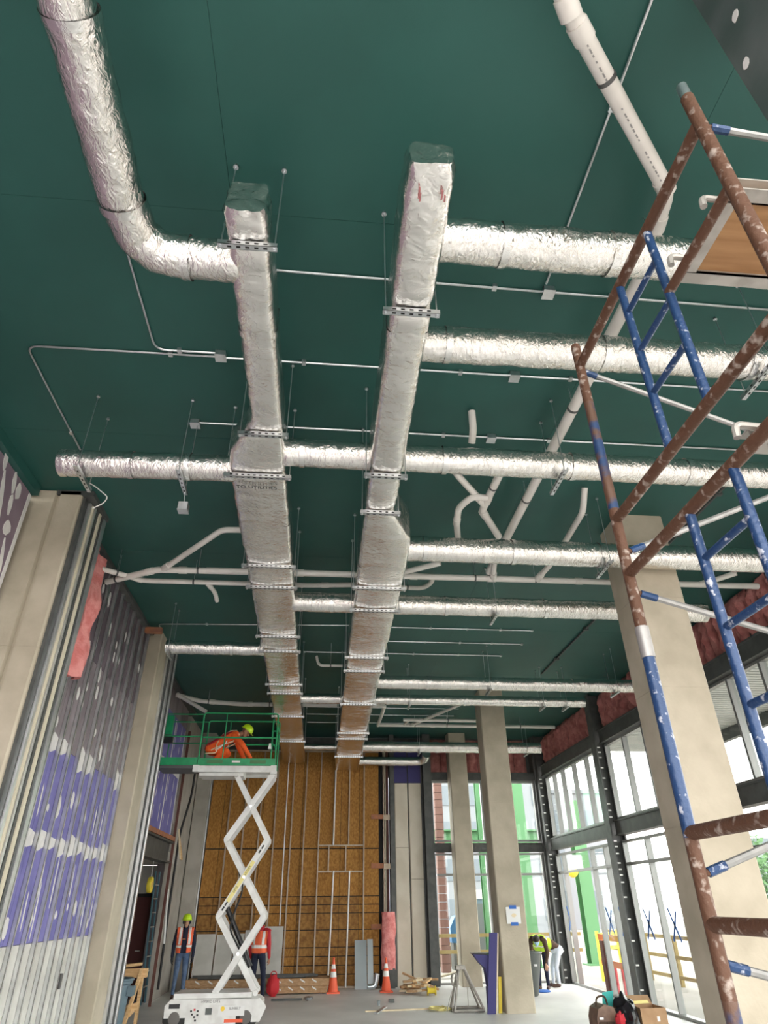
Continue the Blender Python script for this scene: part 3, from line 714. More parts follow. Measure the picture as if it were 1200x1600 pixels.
branch('farthest long round foil duct, passing in front of the far concrete columns', [(1.05,19.85,ZB),(6.65,19.85,ZB)], .150, 10.1, (1.0,2.4), True)
branch('short thin round foil duct between the far ends of the two long ducts', [(-.58,19.95,ZB),(.48,19.95,ZB)], .088, 12.1)
t = branch('lowest round foil duct stub turning up at an elbow near the back wall', [(1.1,21.35,5.86)]+[Vector(p) for p in arc((2.95,21.35,5.86),(3.28,21.35,5.86),(3.28,21.0,5.95),8)]+[(3.28,20.85,6.0)], .135, 13.1, (1.2,), True)
xl = -1.475
t = branch('big round foil duct coming from overhead at top left, elbowed into the left long duct', [(xl+.01,-1.6,ZB),(xl,2.62,ZB)]+arc((xl,2.72,ZB),(xl,3.06,ZB),(xl+.34,3.06,ZB),3)[1:]+[(-.74,3.06,ZB)], .150, 14.1, (3.2,))
c = Vector((xl+.36,3.06,ZB)); obj('tape_band', MB().tube([c-Vector((.03,0,0)), c+Vector((.03,0,0))], .161, 22, caps=False), 'foil_t', t)
c = Vector((xl,2.66,ZB)); obj('tape_band', MB().tube([c-Vector((0,.03,0)), c+Vector((0,.03,0))], .161, 22, caps=False), 'foil_t', t)

def hanger_y(x, y0, y1, z, label):
    t = thing('strut_hanger', (x, (y0+y1)/2, z-.045), label, 'hanger', 'hangers of the branch ducts')
    f = MB(); f.box((x-.021,y0-.05,z-.041),(x+.021,y1+.05,z-.038)); f.box((x-.021,y0-.05,z-.041),(x-.018,y1+.05,z)); f.box((x+.018,y0-.05,z-.041),(x+.021,y1+.05,z))
    s = obj('strut', f, 'galv', t); mb = MB(); n = 5
    for k in range(n):
        y = y0+(y1-y0)*(k+.5)/n
        mb.box((x-.0225,y-.014,z-.027),(x-.0212,y+.014,z-.014)); mb.box((x-.007,y-.014,z-.0425),(x+.007,y+.014,z-.0412))
    obj('slots', mb, 'slot', s, flat=True)['kind'] = 'stuff'
    for y in (y0, y1):
        r = obj('threaded_rod', MB().tube([(x,y,z-.06),(x,y,ZC-.003)], .005, 6), 'galv', t)
        obj('ceiling_anchor', MB().lathe([(.02,ZC-.03),(.015,ZC-.003)], (x,y,0), 8), 'galv', r)
BH = [(-2.61,5.72,.144,'strut hanger at the capped end of the short left round duct'),(-1.59,5.70,.144,'strut hanger with a junction box, middle of the short left round duct'),
      (2.40,5.39,.146,'strut hanger on the third right branch, left of the scaffold post'),(3.62,3.73,.15,'strut hanger on the second right branch at the right frame edge'),
      (3.68,7.34,.165,'strut hanger on the fourth right branch just left of the near column'),(2.62,9.2,.15,'strut hanger on the fifth branch, right of the right long duct'),
      (-2.82,11.4,.122,'strut hanger at the end of the slim left duct stub'),(3.5,13.3,.137,'strut hanger midway along the sixth branch'),(6.3,13.3,.137,'strut hanger near the wall end of the sixth branch'),
      (1.95,14.65,.112,'strut hanger on the thin duct, left of the middle columns'),(5.1,14.65,.112,'strut hanger on the thin duct, right of the middle columns'),(5.65,14.65,.112,'strut hanger at the capped end of the thin duct'),
      (2.9,19.85,.15,'strut hanger on the farthest long round duct, left of the columns'),(6.2,19.85,.15,'strut hanger at the capped end of the farthest long round duct')]
for x, y, r, lb in BH: hanger_y(x, y-r-.045, y+r+.045, ZB-r-.02, lb)

# ================================================================== PVC DRAIN PIPES
def pvc(label, pts, r, couplings=(), bands=(), br=.10, extra=None, marks=False):
    t = thing('drain_pipe', pts[0], label, 'pipe', 'white drain pipes under the ceiling')
    obj('pipe', MB().tube(bend(pts, br), r, 14), 'pvc', t)
    V_ = [Vector(p) for p in pts]
    def along(sg, k): a, b = V_[sg], V_[sg+1]; return a+(b-a)*k, (b-a).normalized()
    for sg, k in couplings:
        c, d = along(sg, k); obj('coupling', MB().tube([c-d*.06, c+d*.06], r*1.16, 14), 'pvc', t)
    for sg, k in bands:
        c, d = along(sg, k); b = obj('hanger_band', MB().tube([c-d*.014, c+d*.014], r*1.1, 14), 'band', t)
        obj('hanger_rod', MB().tube([c+Vector((0,0,r)), Vector((c.x,c.y,ZC-.003))], .005, 6), 'galv', b)
    if extra:
        for e in extra:
            o = obj('branch_pipe', MB().tube(bend(e, .09), r*.86, 12), 'pvc', t)
            a, b = Vector(e[0]), Vector(e[1]); d = (b-a).normalized()
            obj('wye_fitting', MB().tube([a+d*.0, a+d*.16], r*1.08, 12), 'pvc', o)
    if marks:
        for sg, k in marks:
            c, d = along(sg, k)
            mk = MB(); e = d.cross(Vector((0,0,1))).normalized()
            for i_ in range(7):
                h_ = c+d*(i_-3)*.045-Vector((0,0,r+.0008)); mk.bar(h_, h_+d*random.uniform(.012,.034), .010, .0012)
            obj('printed_line', mk, 'pvc_mark', t, flat=True)
    return t
r4 = .058
pvc('fat white drain pipe slanting across the top right then running away to the back', [(.92,1.08,6.62),(1.28,1.52,6.5),(2.40,2.56,6.5),(2.53,3.3,6.5),(2.55,8.95,6.5)], r4,
    [(0,.98),(1,.10),(1,.96),(2,.35)], [(1,.33),(2,.55),(3,.30),(3,.62)], .10, marks=[(1,.22),(1,.55),(1,.8)])
tag(obj('pipe_cap', MB().tube([(1.17,1.40,6.58),(1.19,1.37,6.78)], .05, 12), 'redb'), 'red plastic cap beside the white pipe at the top edge', 'cap')
pvc('long white drain pipe crossing behind both long ducts, right part ending at the wall insulation', [(-1.9,9.05,6.42),(7.1,9.0,6.42)], .050,
    [(0,.16),(0,.36),(0,.5),(0,.66)], [(0,.27),(0,.47),(0,.58),(0,.80)], extra=[[(2.62,9.0,6.42),(2.54,8.6,6.45),(2.5,8.2,6.5)],[(3.34,9.0,6.42),(3.42,8.55,6.46),(3.44,7.9,6.5),(3.40,7.05,6.5),(3.40,6.85,6.76)],[(4.9,9.0,6.42),(5.3,8.6,6.45)],[(6.1,9.0,6.42),(6.5,8.6,6.45)],[(1.0,9.0,6.42),(1.7,8.6,6.45)]])
pvc('white drain pipe on the left bending down to the top of the stud wall', [(-3.5,9.45,6.36),(-2.65,9.08,6.42),(-1.1,9.05,6.42)], .050, [(0,.85),(1,.25)], [(0,.2),(1,.4)], extra=[[(-2.55,9.06,6.43),(-1.52,7.85,6.47),(-1.15,7.83,6.47)]])
pvc('lower thin white drain pipe parallel on the left, with a short drop', [(-3.5,9.0,6.38),(-2.95,9.45,6.40),(-.3,9.44,6.40),(.5,9.36,6.40)], .040, [(0,.9),(2,.3)], [(0,.4),(1,.3)], extra=[[(-1.95,9.44,6.40),(-1.85,9.75,6.36),(-1.84,9.95,6.30)]])
pvc('short thin white drain pipe looping back under the right long duct', [(.5,9.42,6.40),(1.55,9.42,6.40),(1.66,9.20,6.41),(1.64,9.0,6.42)], .038, (), [(0,.75)])
pvc('white drain pipe dropping in a vee between the third and fourth branch', [(2.05,6.25,6.5),(2.02,7.12,6.5),(2.42,7.80,6.5)], .050, [(0,.7),(1,.1)], [(0,.35)], extra=[[(2.01,6.95,6.5),(1.50,6.3,6.52),(1.45,6.0,6.55)]])
pvc('white trap bend of small drain pipe behind the fourth branch', [(2.0,6.75,6.46),(1.80,6.72,6.46),(1.66,6.95,6.42),(1.70,7.3,6.40),(1.84,7.9,6.46)], .045, [(2,.9)], ())
pvc('short white pipe stub rising into the ceiling behind the third branch', [(1.56,5.62,6.46),(1.56,5.50,6.55),(1.55,5.45,6.78)], .042, ())
pvc('white drain pipe behind the green lift with a loose arm', [(-3.75,16.55,6.55),(-3.2,16.9,6.5),(-2.2,17.15,6.5),(.35,17.1,6.5)], .055, [(1,.3),(2,.1)], [(1,.2),(2,.3)], extra=[[(-3.75,16.6,6.58),(-2.95,16.6,6.15)]])
pvc('white drain pipe hooking down right of the right long duct', [(1.05,17.1,6.5),(1.62,17.1,6.5),(1.62,19.3,6.5)], .05, [(0,.4)], ())
pvc('upper of two far white drain pipes above the middle columns', [(2.3,18.6,6.5),(4.9,18.6,6.5)], .045, [(0,.2)], [(0,.5)], extra=[[(2.45,18.6,6.5),(2.4,19.2,6.5)]])
pvc('lower of two far white drain pipes, ending at the right insulation', [(1.65,19.25,6.5),(7.0,19.25,6.5)], .05, [(0,.3),(0,.6)], [(0,.2),(0,.38),(0,.8)], extra=[[(2.6,19.25,6.5),(3.65,16.9,6.52)]])
pvc('tiny white pipe with an upturned end left of the right long duct', [(.36,13.2,6.3),(-.15,13.2,6.3),(-.2,13.2,6.5)], .03, (), [(0,.5)])

# ================================================================== CONDUITS
def conduit(label, pts, boxes=(), straps=(), r=.011, br=.12, z=ZC-.02):
    P = [(x,y,z) for x,y in pts]
    t = thing('conduit', P[0], label, 'conduit', 'thin metal conduits on the ceiling')
    obj('tube', MB().tube(bend(P, br), r, 8), 'galv', t)
    for x, y in boxes:
        b = obj('junction_box', MB().box((x-.05,y-.05,z-.045),(x+.05,y+.05,ZC-.003)), 'galv', t)
        obj('cover_plate', MB().box((x-.055,y-.055,z-.049),(x+.055,y+.055,z-.0455)), 'galv', b, flat=True)
    for x, y in straps: obj('strap', MB().box((x-.02,y-.03,z-.016),(x+.02,y+.03,ZC-.003)), 'galv', t, flat=True)
conduit('thin ceiling conduit crossing above the second branch, with a junction box', [(-.62,3.72),(4.6,3.78)], [(1.9,3.74)], [(.55,3.73),(1.4,3.74),(2.5,3.75)])
conduit('thin ceiling conduit running straight away at the top right', [(1.86,-1.5),(1.86,3.66)], (), [(1.86,2.15)])
conduit('bent conduit dropping from under the big left elbow to the box row', [(-1.84,2.9),(-1.84,4.77),(-1.24,4.77)], (), [(-1.6,4.77)])
conduit('bent conduit from the left pier to the junction box beside the left long duct', [(-3.11,6.9),(-3.11,4.82),(-1.24,4.82)], [(-1.19,4.79)], [(-3.11,6.2),(-1.7,4.82)])
conduit('long ceiling conduit behind the second branch, with a junction box', [(-1.14,4.83),(5.3,4.86)], [(1.88,4.84)], [(1.3,4.84),(2.5,4.84),(-.35,4.83)])
conduit('long ceiling conduit ahead of the third branch, starting at a box on the left', [(-1.6,5.9),(5.6,5.9)], [(-1.62,5.9),(1.88,5.9)], [(1.3,5.9),(2.6,5.9),(4.2,5.9)])
conduit('thin conduit left of the left long duct bending down at the stud wall', [(-3.36,12.7),(-3.36,12.28),(.55,12.1)], (), [(-2.4,12.24)])
for i, (y, x0, x1, lb) in enumerate([(12.15,1.2,4.24,'first'),(12.96,1.2,4.25,'second'),(13.74,-.5,3.98,'third')]):
    conduit('%s of three parallel ceiling conduits beyond the fifth branch' % lb, [(x0,y),(x1,y)], (), [(x1,y)]+[(x0+(x1-x0)*k,y) for k in (.3,.55,.78)])
for i, (x, y0, y1, lb) in enumerate([(5.31,11.2,14.95,'diagonal dark conduit on the ceiling left of the near column'),(5.3,6.4,8.7,'dark ceiling conduit behind the scaffold ladder on the right')]):
    t = thing('conduit', (x,y0,ZC-.03), lb, 'conduit', 'thin metal conduits on the ceiling')
    obj('tube', MB().tube([(x,y0,ZC-.03),(x,y1,ZC-.03)], .02, 8), 'steel', t)
    for k in (.2,.7): obj('strap', MB().box((x-.05,y0+(y1-y0)*k-.03,ZC-.06),(x+.05,y0+(y1-y0)*k+.03,ZC-.003)), 'steel', t, flat=True)
for i, y in enumerate((17.6,18.4,19.2,20.2)):
    conduit('%s of four faint far conduits between the long ducts, near to far' % ORD[i], [(-.5,y),(3.9,y)], ())
# junction box and cable hanging at the short left duct
t = thing('hanging_box', (-1.60,6.0,5.62), 'small junction box hanging below the short left round duct', 'box')
obj('box_body', MB().box((-1.65,5.93,5.62),(-1.55,6.03,5.71)), 'galv', t); obj('cover_plate', MB().box((-1.655,5.925,5.613),(-1.545,6.035,5.619)), 'galv', t, flat=True)
obj('wire', MB().tube([(-1.60,5.98,5.71),(-1.595,5.89,5.80),(-1.59,5.89,5.90)], .004, 6), 'galv', t)
t = thing('loose_cable', (-2.55,5.9,6.0), 'loose bent white cable below the capped end of the short left duct', 'cable')
obj('cable', MB().tube(bend([(-2.63,5.93,5.9),(-2.58,6.0,5.90),(-2.42,6.0,5.77),(-2.45,6.0,5.69),(-2.55,6.0,5.62)], .08), .006, 8), 'white', t)

# ================================================================== SCAFFOLD TOWER (right foreground)
sc = thing('scaffold_tower', (1.2,2.2,0), 'rusty blue scaffold tower in the right foreground', 'scaffold')
XS, Y1, Y2 = 1.2, 2.20, 1.04
TR = .0225
def sz(k): return 2+k*XS
zt, zb2, zb3, zb4, zb5 = sz(1.885), sz(1.14), sz(.93), sz(.153), sz(-.055)
def pole(name, segs, r=TR, parent=sc, n=12):
    mb = MB(); mats = []
    for p, q_, m_ in segs:
        if m_ not in mats: mats.append(m_)
        mb.tube([p, q_], r, n, mats.index(m_))
    return obj(name, mb, mats, parent)
for xs_ in (XS, XS+2.13):
    far = pole('post', [((xs_,Y1,.06),(xs_,Y1,1.75),'mixp'),((xs_,Y1,1.75),(xs_,Y1,2.17),'rust'),((xs_,Y1,2.17),(xs_,Y1,2.78),'bluep'),((xs_,Y1,2.88),(xs_,Y1,3.42),'rust'),((xs_,Y1,3.42),(xs_,Y1,4.02),'mixp'),((xs_,Y1,4.02),(xs_,Y1,sz(2.0)),'rust')])
    pole('coupler_sleeve', [((xs_,Y1,2.77),(xs_,Y1,2.89),'brace')], TR*1.15)
    near = pole('post', [((xs_,Y2,.06),(xs_,Y2,2.78),'mixp'),((xs_,Y2,2.78),(xs_,Y2,sz(2.02)),'rust')])
    pole('end_spigot', [((xs_,Y2,sz(2.02)),(xs_,Y2,sz(2.02)+.08),'galv')], TR*.85)
    for y in (Y1, Y2):
        obj('base_plate', MB().box((xs_-.08,y-.08,0),(xs_+.08,y+.08,.012)), 'rust', sc, flat=True)
        pole('base_jack', [((xs_,y,.01),(xs_,y,.08),'galv')], .016)
    for z, m_ in ((zt,'rust'),(zb2,'rust'),(zb3,'rust'),(zb4,'rust'),(zb5,'rust'),(sz(-.85),'mixp'),(sz(-1.0),'rust')):
        pole('crossbar', [((xs_,Y1,z),(xs_,Y2,z),m_)], TR*.98)
    ya, yb_ = 1.43*XS, 1.21*XS
    for za, zb_ in ((zt,zb2),(zb3,zb4),(zb5,sz(-.85))):
        for y in (ya, yb_):
            pole('ladder_stile', [((xs_,y,za),(xs_,y,zb_),'bluep')], .0165)
        k = (za-zb_)/4
        for i in (1,2,3):
            pole('ladder_rung', [((xs_,ya,za-k*i+.05),(xs_,yb_,za-k*i+.05),'bluep')], .0125)
    pole('guard_bar', [((xs_,Y2,sz(1.58)),(xs_,yb_,sz(1.58)),'rust')], .018)
    for y, z in ((Y1,sz(1.02)),(Y1+.03,sz(1.88)),(Y1,sz(.86)),(Y1,sz(.06)),(Y1+.02,sz(-.14)),(Y2,sz(1.86))):
        obj('brace_lock', MB().tube([(xs_,y,z),(xs_+.045,y,z)], .011, 8), 'rust', sc)
# braces span between the two frames
def brace(z0, z1, y0, y1, m_='galv'):
    mb = MB(); mats = ['bluep', m_ if m_ != 'galv' else 'brace']
    a, b = Vector((XS+.03,y0,z0)), Vector((XS+2.10,y1,z1)); d = b-a
    mb.tube([a, a+d*.03], .015, 8, 0); mb.tube([a+d*.03, a+d*.93], .0125, 8, 1); mb.tube([a+d*.93, b], .015, 8, 0)
    obj('cross_brace', mb, mats, sc)
brace(sz(1.02), sz(1.75), Y1, Y1); brace(sz(1.88), sz(1.15), Y1+.03, Y1+.03); brace(sz(.86), sz(.35), Y1, Y1)
brace(sz(.06), sz(.62), Y1, Y1); brace(sz(-.14), sz(-.55), Y1+.02, Y1+.02); brace(sz(1.86), sz(1.60), Y2, Y2)
# planks resting on the frames
def plank(label, y0, y1, z, m='ply'):
    t = thing('scaffold_plank', (XS-.05,(y0+y1)/2,z), label, 'plank', 'plywood scaffold planks')
    x0, x1 = XS+.03, XS+2.10
    obj('plywood', MB().box((x0+.01,y0+.03,z+.014),(x1-.01,y1-.03,z+.030)), m, t, flat=True)
    for y in (y0, y1-.05):
        f = MB(); f.box((x0,y,z),(x1,y+.05,z+.006)); f.box((x0,y+(.044 if y==y0 else 0),z),(x1,y+(.05 if y==y0 else .006),z+.06)); f.box((x0,y,z+.054),(x1,y+.05,z+.06))
        obj('side_rail', f, 'alum', t)
    for x in (x0, x1-.05, x0+.72, x0+1.45): obj('end_rail', MB().box((x,y0+.05,z-.004),(x+.035,y1-.05,z+.0135)), 'alum', t, flat=True)
    for y in (y0+.07, y1-.07):
        obj('hook', MB().tube(bend([(x0+.03,y,z+.045),(x0-.06,y,z+.05),(x0-.065,y,z+.0)], .03), .011, 8), 'alum', t)
    obj('grade_stamp', MB().box((x0+.30,(y0+y1)/2-.035,z+.0128),(x0+.40,(y0+y1)/2+.03,z+.0136)), 'text', t, flat=True)
plank('upper plywood scaffold plank with pale rails and a dark stamp beneath', Y2+.02, yb_-.03, sz(1.58)+.02)
plank('lower plywood scaffold plank, mostly cut off at the right frame edge', Y2+.02, yb_-.03, sz(.93)+.024)

# ================================================================== SCISSOR LIFT
LX0, LX1, LY0, LY1 = -2.76, -.93, 15.2, 16.0
sl = thing('scissor_lift', (-1.85,15.6,0), 'white scissor lift with green railings, raised under the ceiling', 'lift')
b = MB(); b.prism([(LX0+.03,.22),(LX0+.42,.22),(LX0+.42,.10),(LX1-.48,.10),(LX1-.48,.24),(LX1-.12,.24),(LX1-.02,.30),(LX1-.02,.42),(LX1-.12,.48),(LX0+.12,.50),(LX0+.02,.40)], 'y', LY0, LY1)
bs = obj('chassis', b, 'white', sl)
obj('top_tray', MB().box((LX0+.16,LY0+.03,.50),(LX1-.22,LY1-.03,.58)), 'white', sl)
for x0, x1, z0, z1 in ((LX0+.43,-1.78,.13,.40),(-1.76,LX1-.50,.13,.40)):
    obj('access_door', MB().box((x0,LY0-.012,z0),(x1,LY0+.0,z1)), 'white', sl, flat=True)
text_obj('lettering', 'HYBRID LIFTS', .058, (-1.90,LY0-.004,.455), (PI/2,0,0), sl, 'text')
dr = obj('decal', MB().box((-1.74,LY0-.016,.235),(-1.26,LY0-.0125,.385)), 'paper', sl, flat=True)
obj('sun_mark', MB().lathe([(.038,-.002),(.038,0)], (-1.665,LY0-.016,.345), 16, 'y'), 'sun', dr)
text_obj('lettering', 'SUNBELT', .052, (-1.44,LY0-.0165,.345), (PI/2,0,0), sl, 'text')
obj('warning_strip', MB().box((-1.62,LY0-.0155,.14),(-1.28,LY0-.0125,.19)), 'cone', sl, flat=True)
for (x, z) in ((-2.24,.32),(-2.18,.34),(-2.12,.32),(-2.22,.27),(-2.12,.26),(-2.17,.23),(-2.15,.18)):
    obj('sticker', MB().box((x-.018,LY0-.015,z-.014),(x+.018,LY0-.0125,z+.014)), 'text' if z < .33 else 'redb', sl, flat=True)
obj('sticker', MB().box((-1.98,LY0-.015,.26),(-1.86,LY0-.0125,.36)), 'grey', sl, flat=True)
obj('vent_slots', MB().box((LX0+.10,LY0-.004,.36),(LX0+.30,LY0+.001,.43)), 'blk', sl, flat=True)
for x in (LX0+.22, LX1-.30):
    for y in (LY0+.01, LY1-.15):
        wv_ = obj('wheel', MB().lathe([(.10,-.005),(.19,-.0),(.215,.02),(.215,.12),(.19,.14),(.1,.145)], (x,y,.215), 24, 'y'), 'tyre', sl)
        obj('hub', MB().lathe([(.05,-.012),(.10,-.008),(.12,.004)], (x,y-.003,.215), 18, 'y'), 'tread', wv_)
obj('corner_bracket', MB().prism([(LX1-.20,.14),(LX1-.04,.14),(LX1+.07,.36),(LX1+.04,.40),(LX1-.06,.50),(LX1-.16,.46)], 'y', LY0-.02, LY0+.03), 'white', sl)
for y in (LY0+.14, LY1-.14):
    zz_ = [.56,1.80,3.17,4.46]; xl_ = [-1.86,-1.95,-1.955,-1.88]; xr_ = [-1.09,-1.04,-1.085,-1.08]
    for i in range(3):
        yo = .035
        for (a, b_, s_) in (((xl_[i],y-yo,zz_[i]),(xr_[i+1],y-yo,zz_[i+1]),0),((xr_[i],y+yo,zz_[i]),(xl_[i+1],y+yo,zz_[i+1]),1)):
            mb = MB().bar(a, b_, .05, .115, up=(0,0,1))
            ar = obj('scissor_arm', mb, 'white', sl)
            A, B = Vector(a), Vector(b_); d = (B-A).normalized()
            if i == 1 and s_ == 0 and y < 15.5:
                obj('warning_label', MB().bar(A+d*.30+Vector((0,-.027,0)), A+d*1.15+Vector((0,-.027,0)), .004, .075), 'yelbar', ar, flat=True)
                ang = math.atan2(d.z, d.x)
                text_obj('lettering', 'CUSTOM', .055, tuple(A+d*.93+Vector((0,-.031,0))), (PI/2,-ang,0), sl, 'text')
                text_obj('lettering', 'LIFTS', .055, tuple(A+d*.55+Vector((0,-.031,0))), (PI/2,-ang,0), sl, 'text')
            if i == 1 and s_ == 0:
                mb = MB()
                for k in (.10,.16,.84,.90): p_ = A+d*((B-A).length*k); mb.bar(p_-d*.04+Vector((0,-.0265,0)), p_+d*.04+Vector((0,-.0265,0)), .004, .03)
                obj('slot_holes', mb, 'blk', ar, flat=True)['kind'] = 'stuff'
        c = Vector(((xl_[i]+xr_[i+1]+xr_[i]+xl_[i+1])/4, y, (zz_[i]+zz_[i+1])/2))
        obj('pivot_pin', MB().tube([c-Vector((0,.09,0)), c+Vector((0,.09,0))], .03, 12), 'galv', sl)
    for x, z in list(zip(xl_, zz_))+list(zip(xr_, zz_)):
        obj('pivot_pin', MB().tube([(x,y-.075,z),(x,y+.075,z)], .045, 12), 'white', sl)
obj('lift_cylinder', MB().tube([(-1.82,15.6,1.95),(-1.25,15.6,.95)], .05, 12), 'blk', sl)
obj('hose', MB().tube(bend([(-1.80,15.55,2.9),(-1.5,15.5,2.3),(-1.75,15.5,1.6),(-1.3,15.5,1.0)], .2), .018, 8), 'cable', sl)
DX0, DX1 = -2.80, -1.03
obj('deck_frame', MB().box((DX0,LY0+.0,4.50),(DX1,LY0+.06,4.63)).box((DX0,LY1-.06,4.50),(DX1,LY1,4.63)).box((DX0,LY0+.06,4.57),(DX1,LY1-.06,4.63)).box((DX0+.1,LY0+.12,4.44),(DX1-.7,LY1-.12,4.57)), 'white', sl)
obj('corner_block', MB().box((DX0-.03,LY0-.03,4.50),(DX0+.10,LY0+.02,4.64)).box((DX1-.10,LY0-.03,4.46),(DX1+.03,LY0+.02,4.64)), 'white', sl)
obj('toe_board', MB().box((DX0+.05,LY0+.01,4.64),(DX1,LY0+.03,4.79)).box((DX0+.05,LY1-.03,4.64),(DX1,LY1-.01,4.79)), 'green', sl)
obj('name_strip', MB().box((-2.0,LY0+.004,4.70),(-1.82,LY0+.010,4.74)), 'paper', sl, flat=True)
for x0_, x1_ in ((-2.55,-2.2),(-1.6,-1.25)): obj('name_strip', MB().box((x0_,LY0+.004,4.68),(x1_,LY0+.010,4.75)), 'xgreen', sl, flat=True)
GR = .019
def rail(pts, r=GR, m='green'): obj('guard_rail', MB().tube(bend(pts, .07), r, 10), m, sl)
for y in (LY0+.02, LY1-.02):
    rail([(DX0+.06,y,4.79),(DX0+.06,y,5.78),(DX1-.02,y,5.78),(DX1-.02,y,4.79)])
    rail([(DX0+.06,y,5.24),(DX1-.02,y,5.24)])
    rail([(DX0+.58,y,5.76),(DX0+.58,y,4.79)], .014)
rail([(DX1-.02,LY0+.02,5.5),(DX1-.02,LY1-.02,5.5)]); rail([(DX1-.02,LY0+.02,5.24),(DX1-.02,LY1-.02,5.24)])
rail([(DX1-.14,LY0+.3,5.72),(DX1-.14,LY0+.3,4.79)]); rail([(DX1-.14,LY0+.3,5.45),(DX1-.02,LY0+.3,5.45)]); rail([(DX1-.16,LY0+.3,5.2),(DX1-.02,LY0+.3,5.05)])
obj('white_tag', MB().prism([(DX1-.20,5.0),(DX1-.12,5.0),(DX1-.14,5.12),(DX1-.18,5.12)], 'y', LY0+.03, LY0+.035), 'paper', sl, flat=True)
# slide-out deck on the left
EX0 = -3.62
obj('extension_deck', MB().box((EX0,LY0+.04,4.58),(DX0+.05,LY1-.04,4.64)), 'grey', sl)
obj('toe_board', MB().box((EX0,LY0+.0,4.64),(DX0+.04,LY0+.02,4.80)).box((EX0,LY1-.02,4.64),(DX0+.04,LY1,4.80)).box((EX0,LY0+.02,4.64),(EX0+.02,LY1-.02,4.80)), 'green', sl)
for y in (LY0+.03, LY1-.03):
    rail([(DX0+.05,y,5.75),(EX0+.02,y,5.75),(EX0+.02,y,4.8)], .014); rail([(DX0+.05,y,5.26),(EX0+.02,y,5.26)], .014)
rail([(EX0+.02,LY0+.03,5.26),(EX0+.02,LY1-.03,5.26)], .014)
obj('control_box', MB().box((EX0+.02,LY0+.02,5.30),(EX0+.20,LY0+.14,5.72)), 'green', sl)
obj('control_box', MB().box((EX0+.04,LY0+.02,5.12),(EX0+.24,LY0+.16,5.26)), 'blk', sl)

# ================================================================== PEOPLE
def capsule(mb, p0, r0, p1, r1, n=12, m=3):
    p0, p1 = Vector(p0), Vector(p1); d = p1-p0; L_ = d.length
    t = d/L_ if L_ > 1e-6 else Vector((0,0,1))
    a = Vector((0,0,1)) if abs(t.z) < .9 else Vector((0,1,0)); x = t.cross(a).normalized(); y = t.cross(x)
    o = len(mb.v); rings = []
    for i in range(m+1): an = -PI/2+PI/2*i/m; rings.append((p0+t*r0*math.sin(an), max(r0*math.cos(an), r0*.02)))
    for i in range(m+1): an = PI/2*i/m; rings.append((p1+t*r1*math.sin(an), max(r1*math.cos(an), r1*.02)))
    for c, r in rings:
        for j in range(n): g = 2*PI*j/n; mb.v.append(tuple(c+(x*math.cos(g)+y*math.sin(g))*r))
    k = len(rings)
    for i in range(k-1):
        for j in range(n): A = o+i*n+j; B = o+i*n+(j+1)%n; mb.f.append((A,B,B+n,A+n)); mb.m.append(0)
    mb.f.append(tuple(o+j for j in range(n))[::-1]); mb.m.append(0)
    mb.f.append(tuple(o+(k-1)*n+j for j in range(n))); mb.m.append(0)
def seg_dist(p, a, b):
    ab = b-a; t = max(0, min(1, (p-a).dot(ab)/max(ab.length_squared, 1e-9))); return (p-(a+ab*t)).length, t
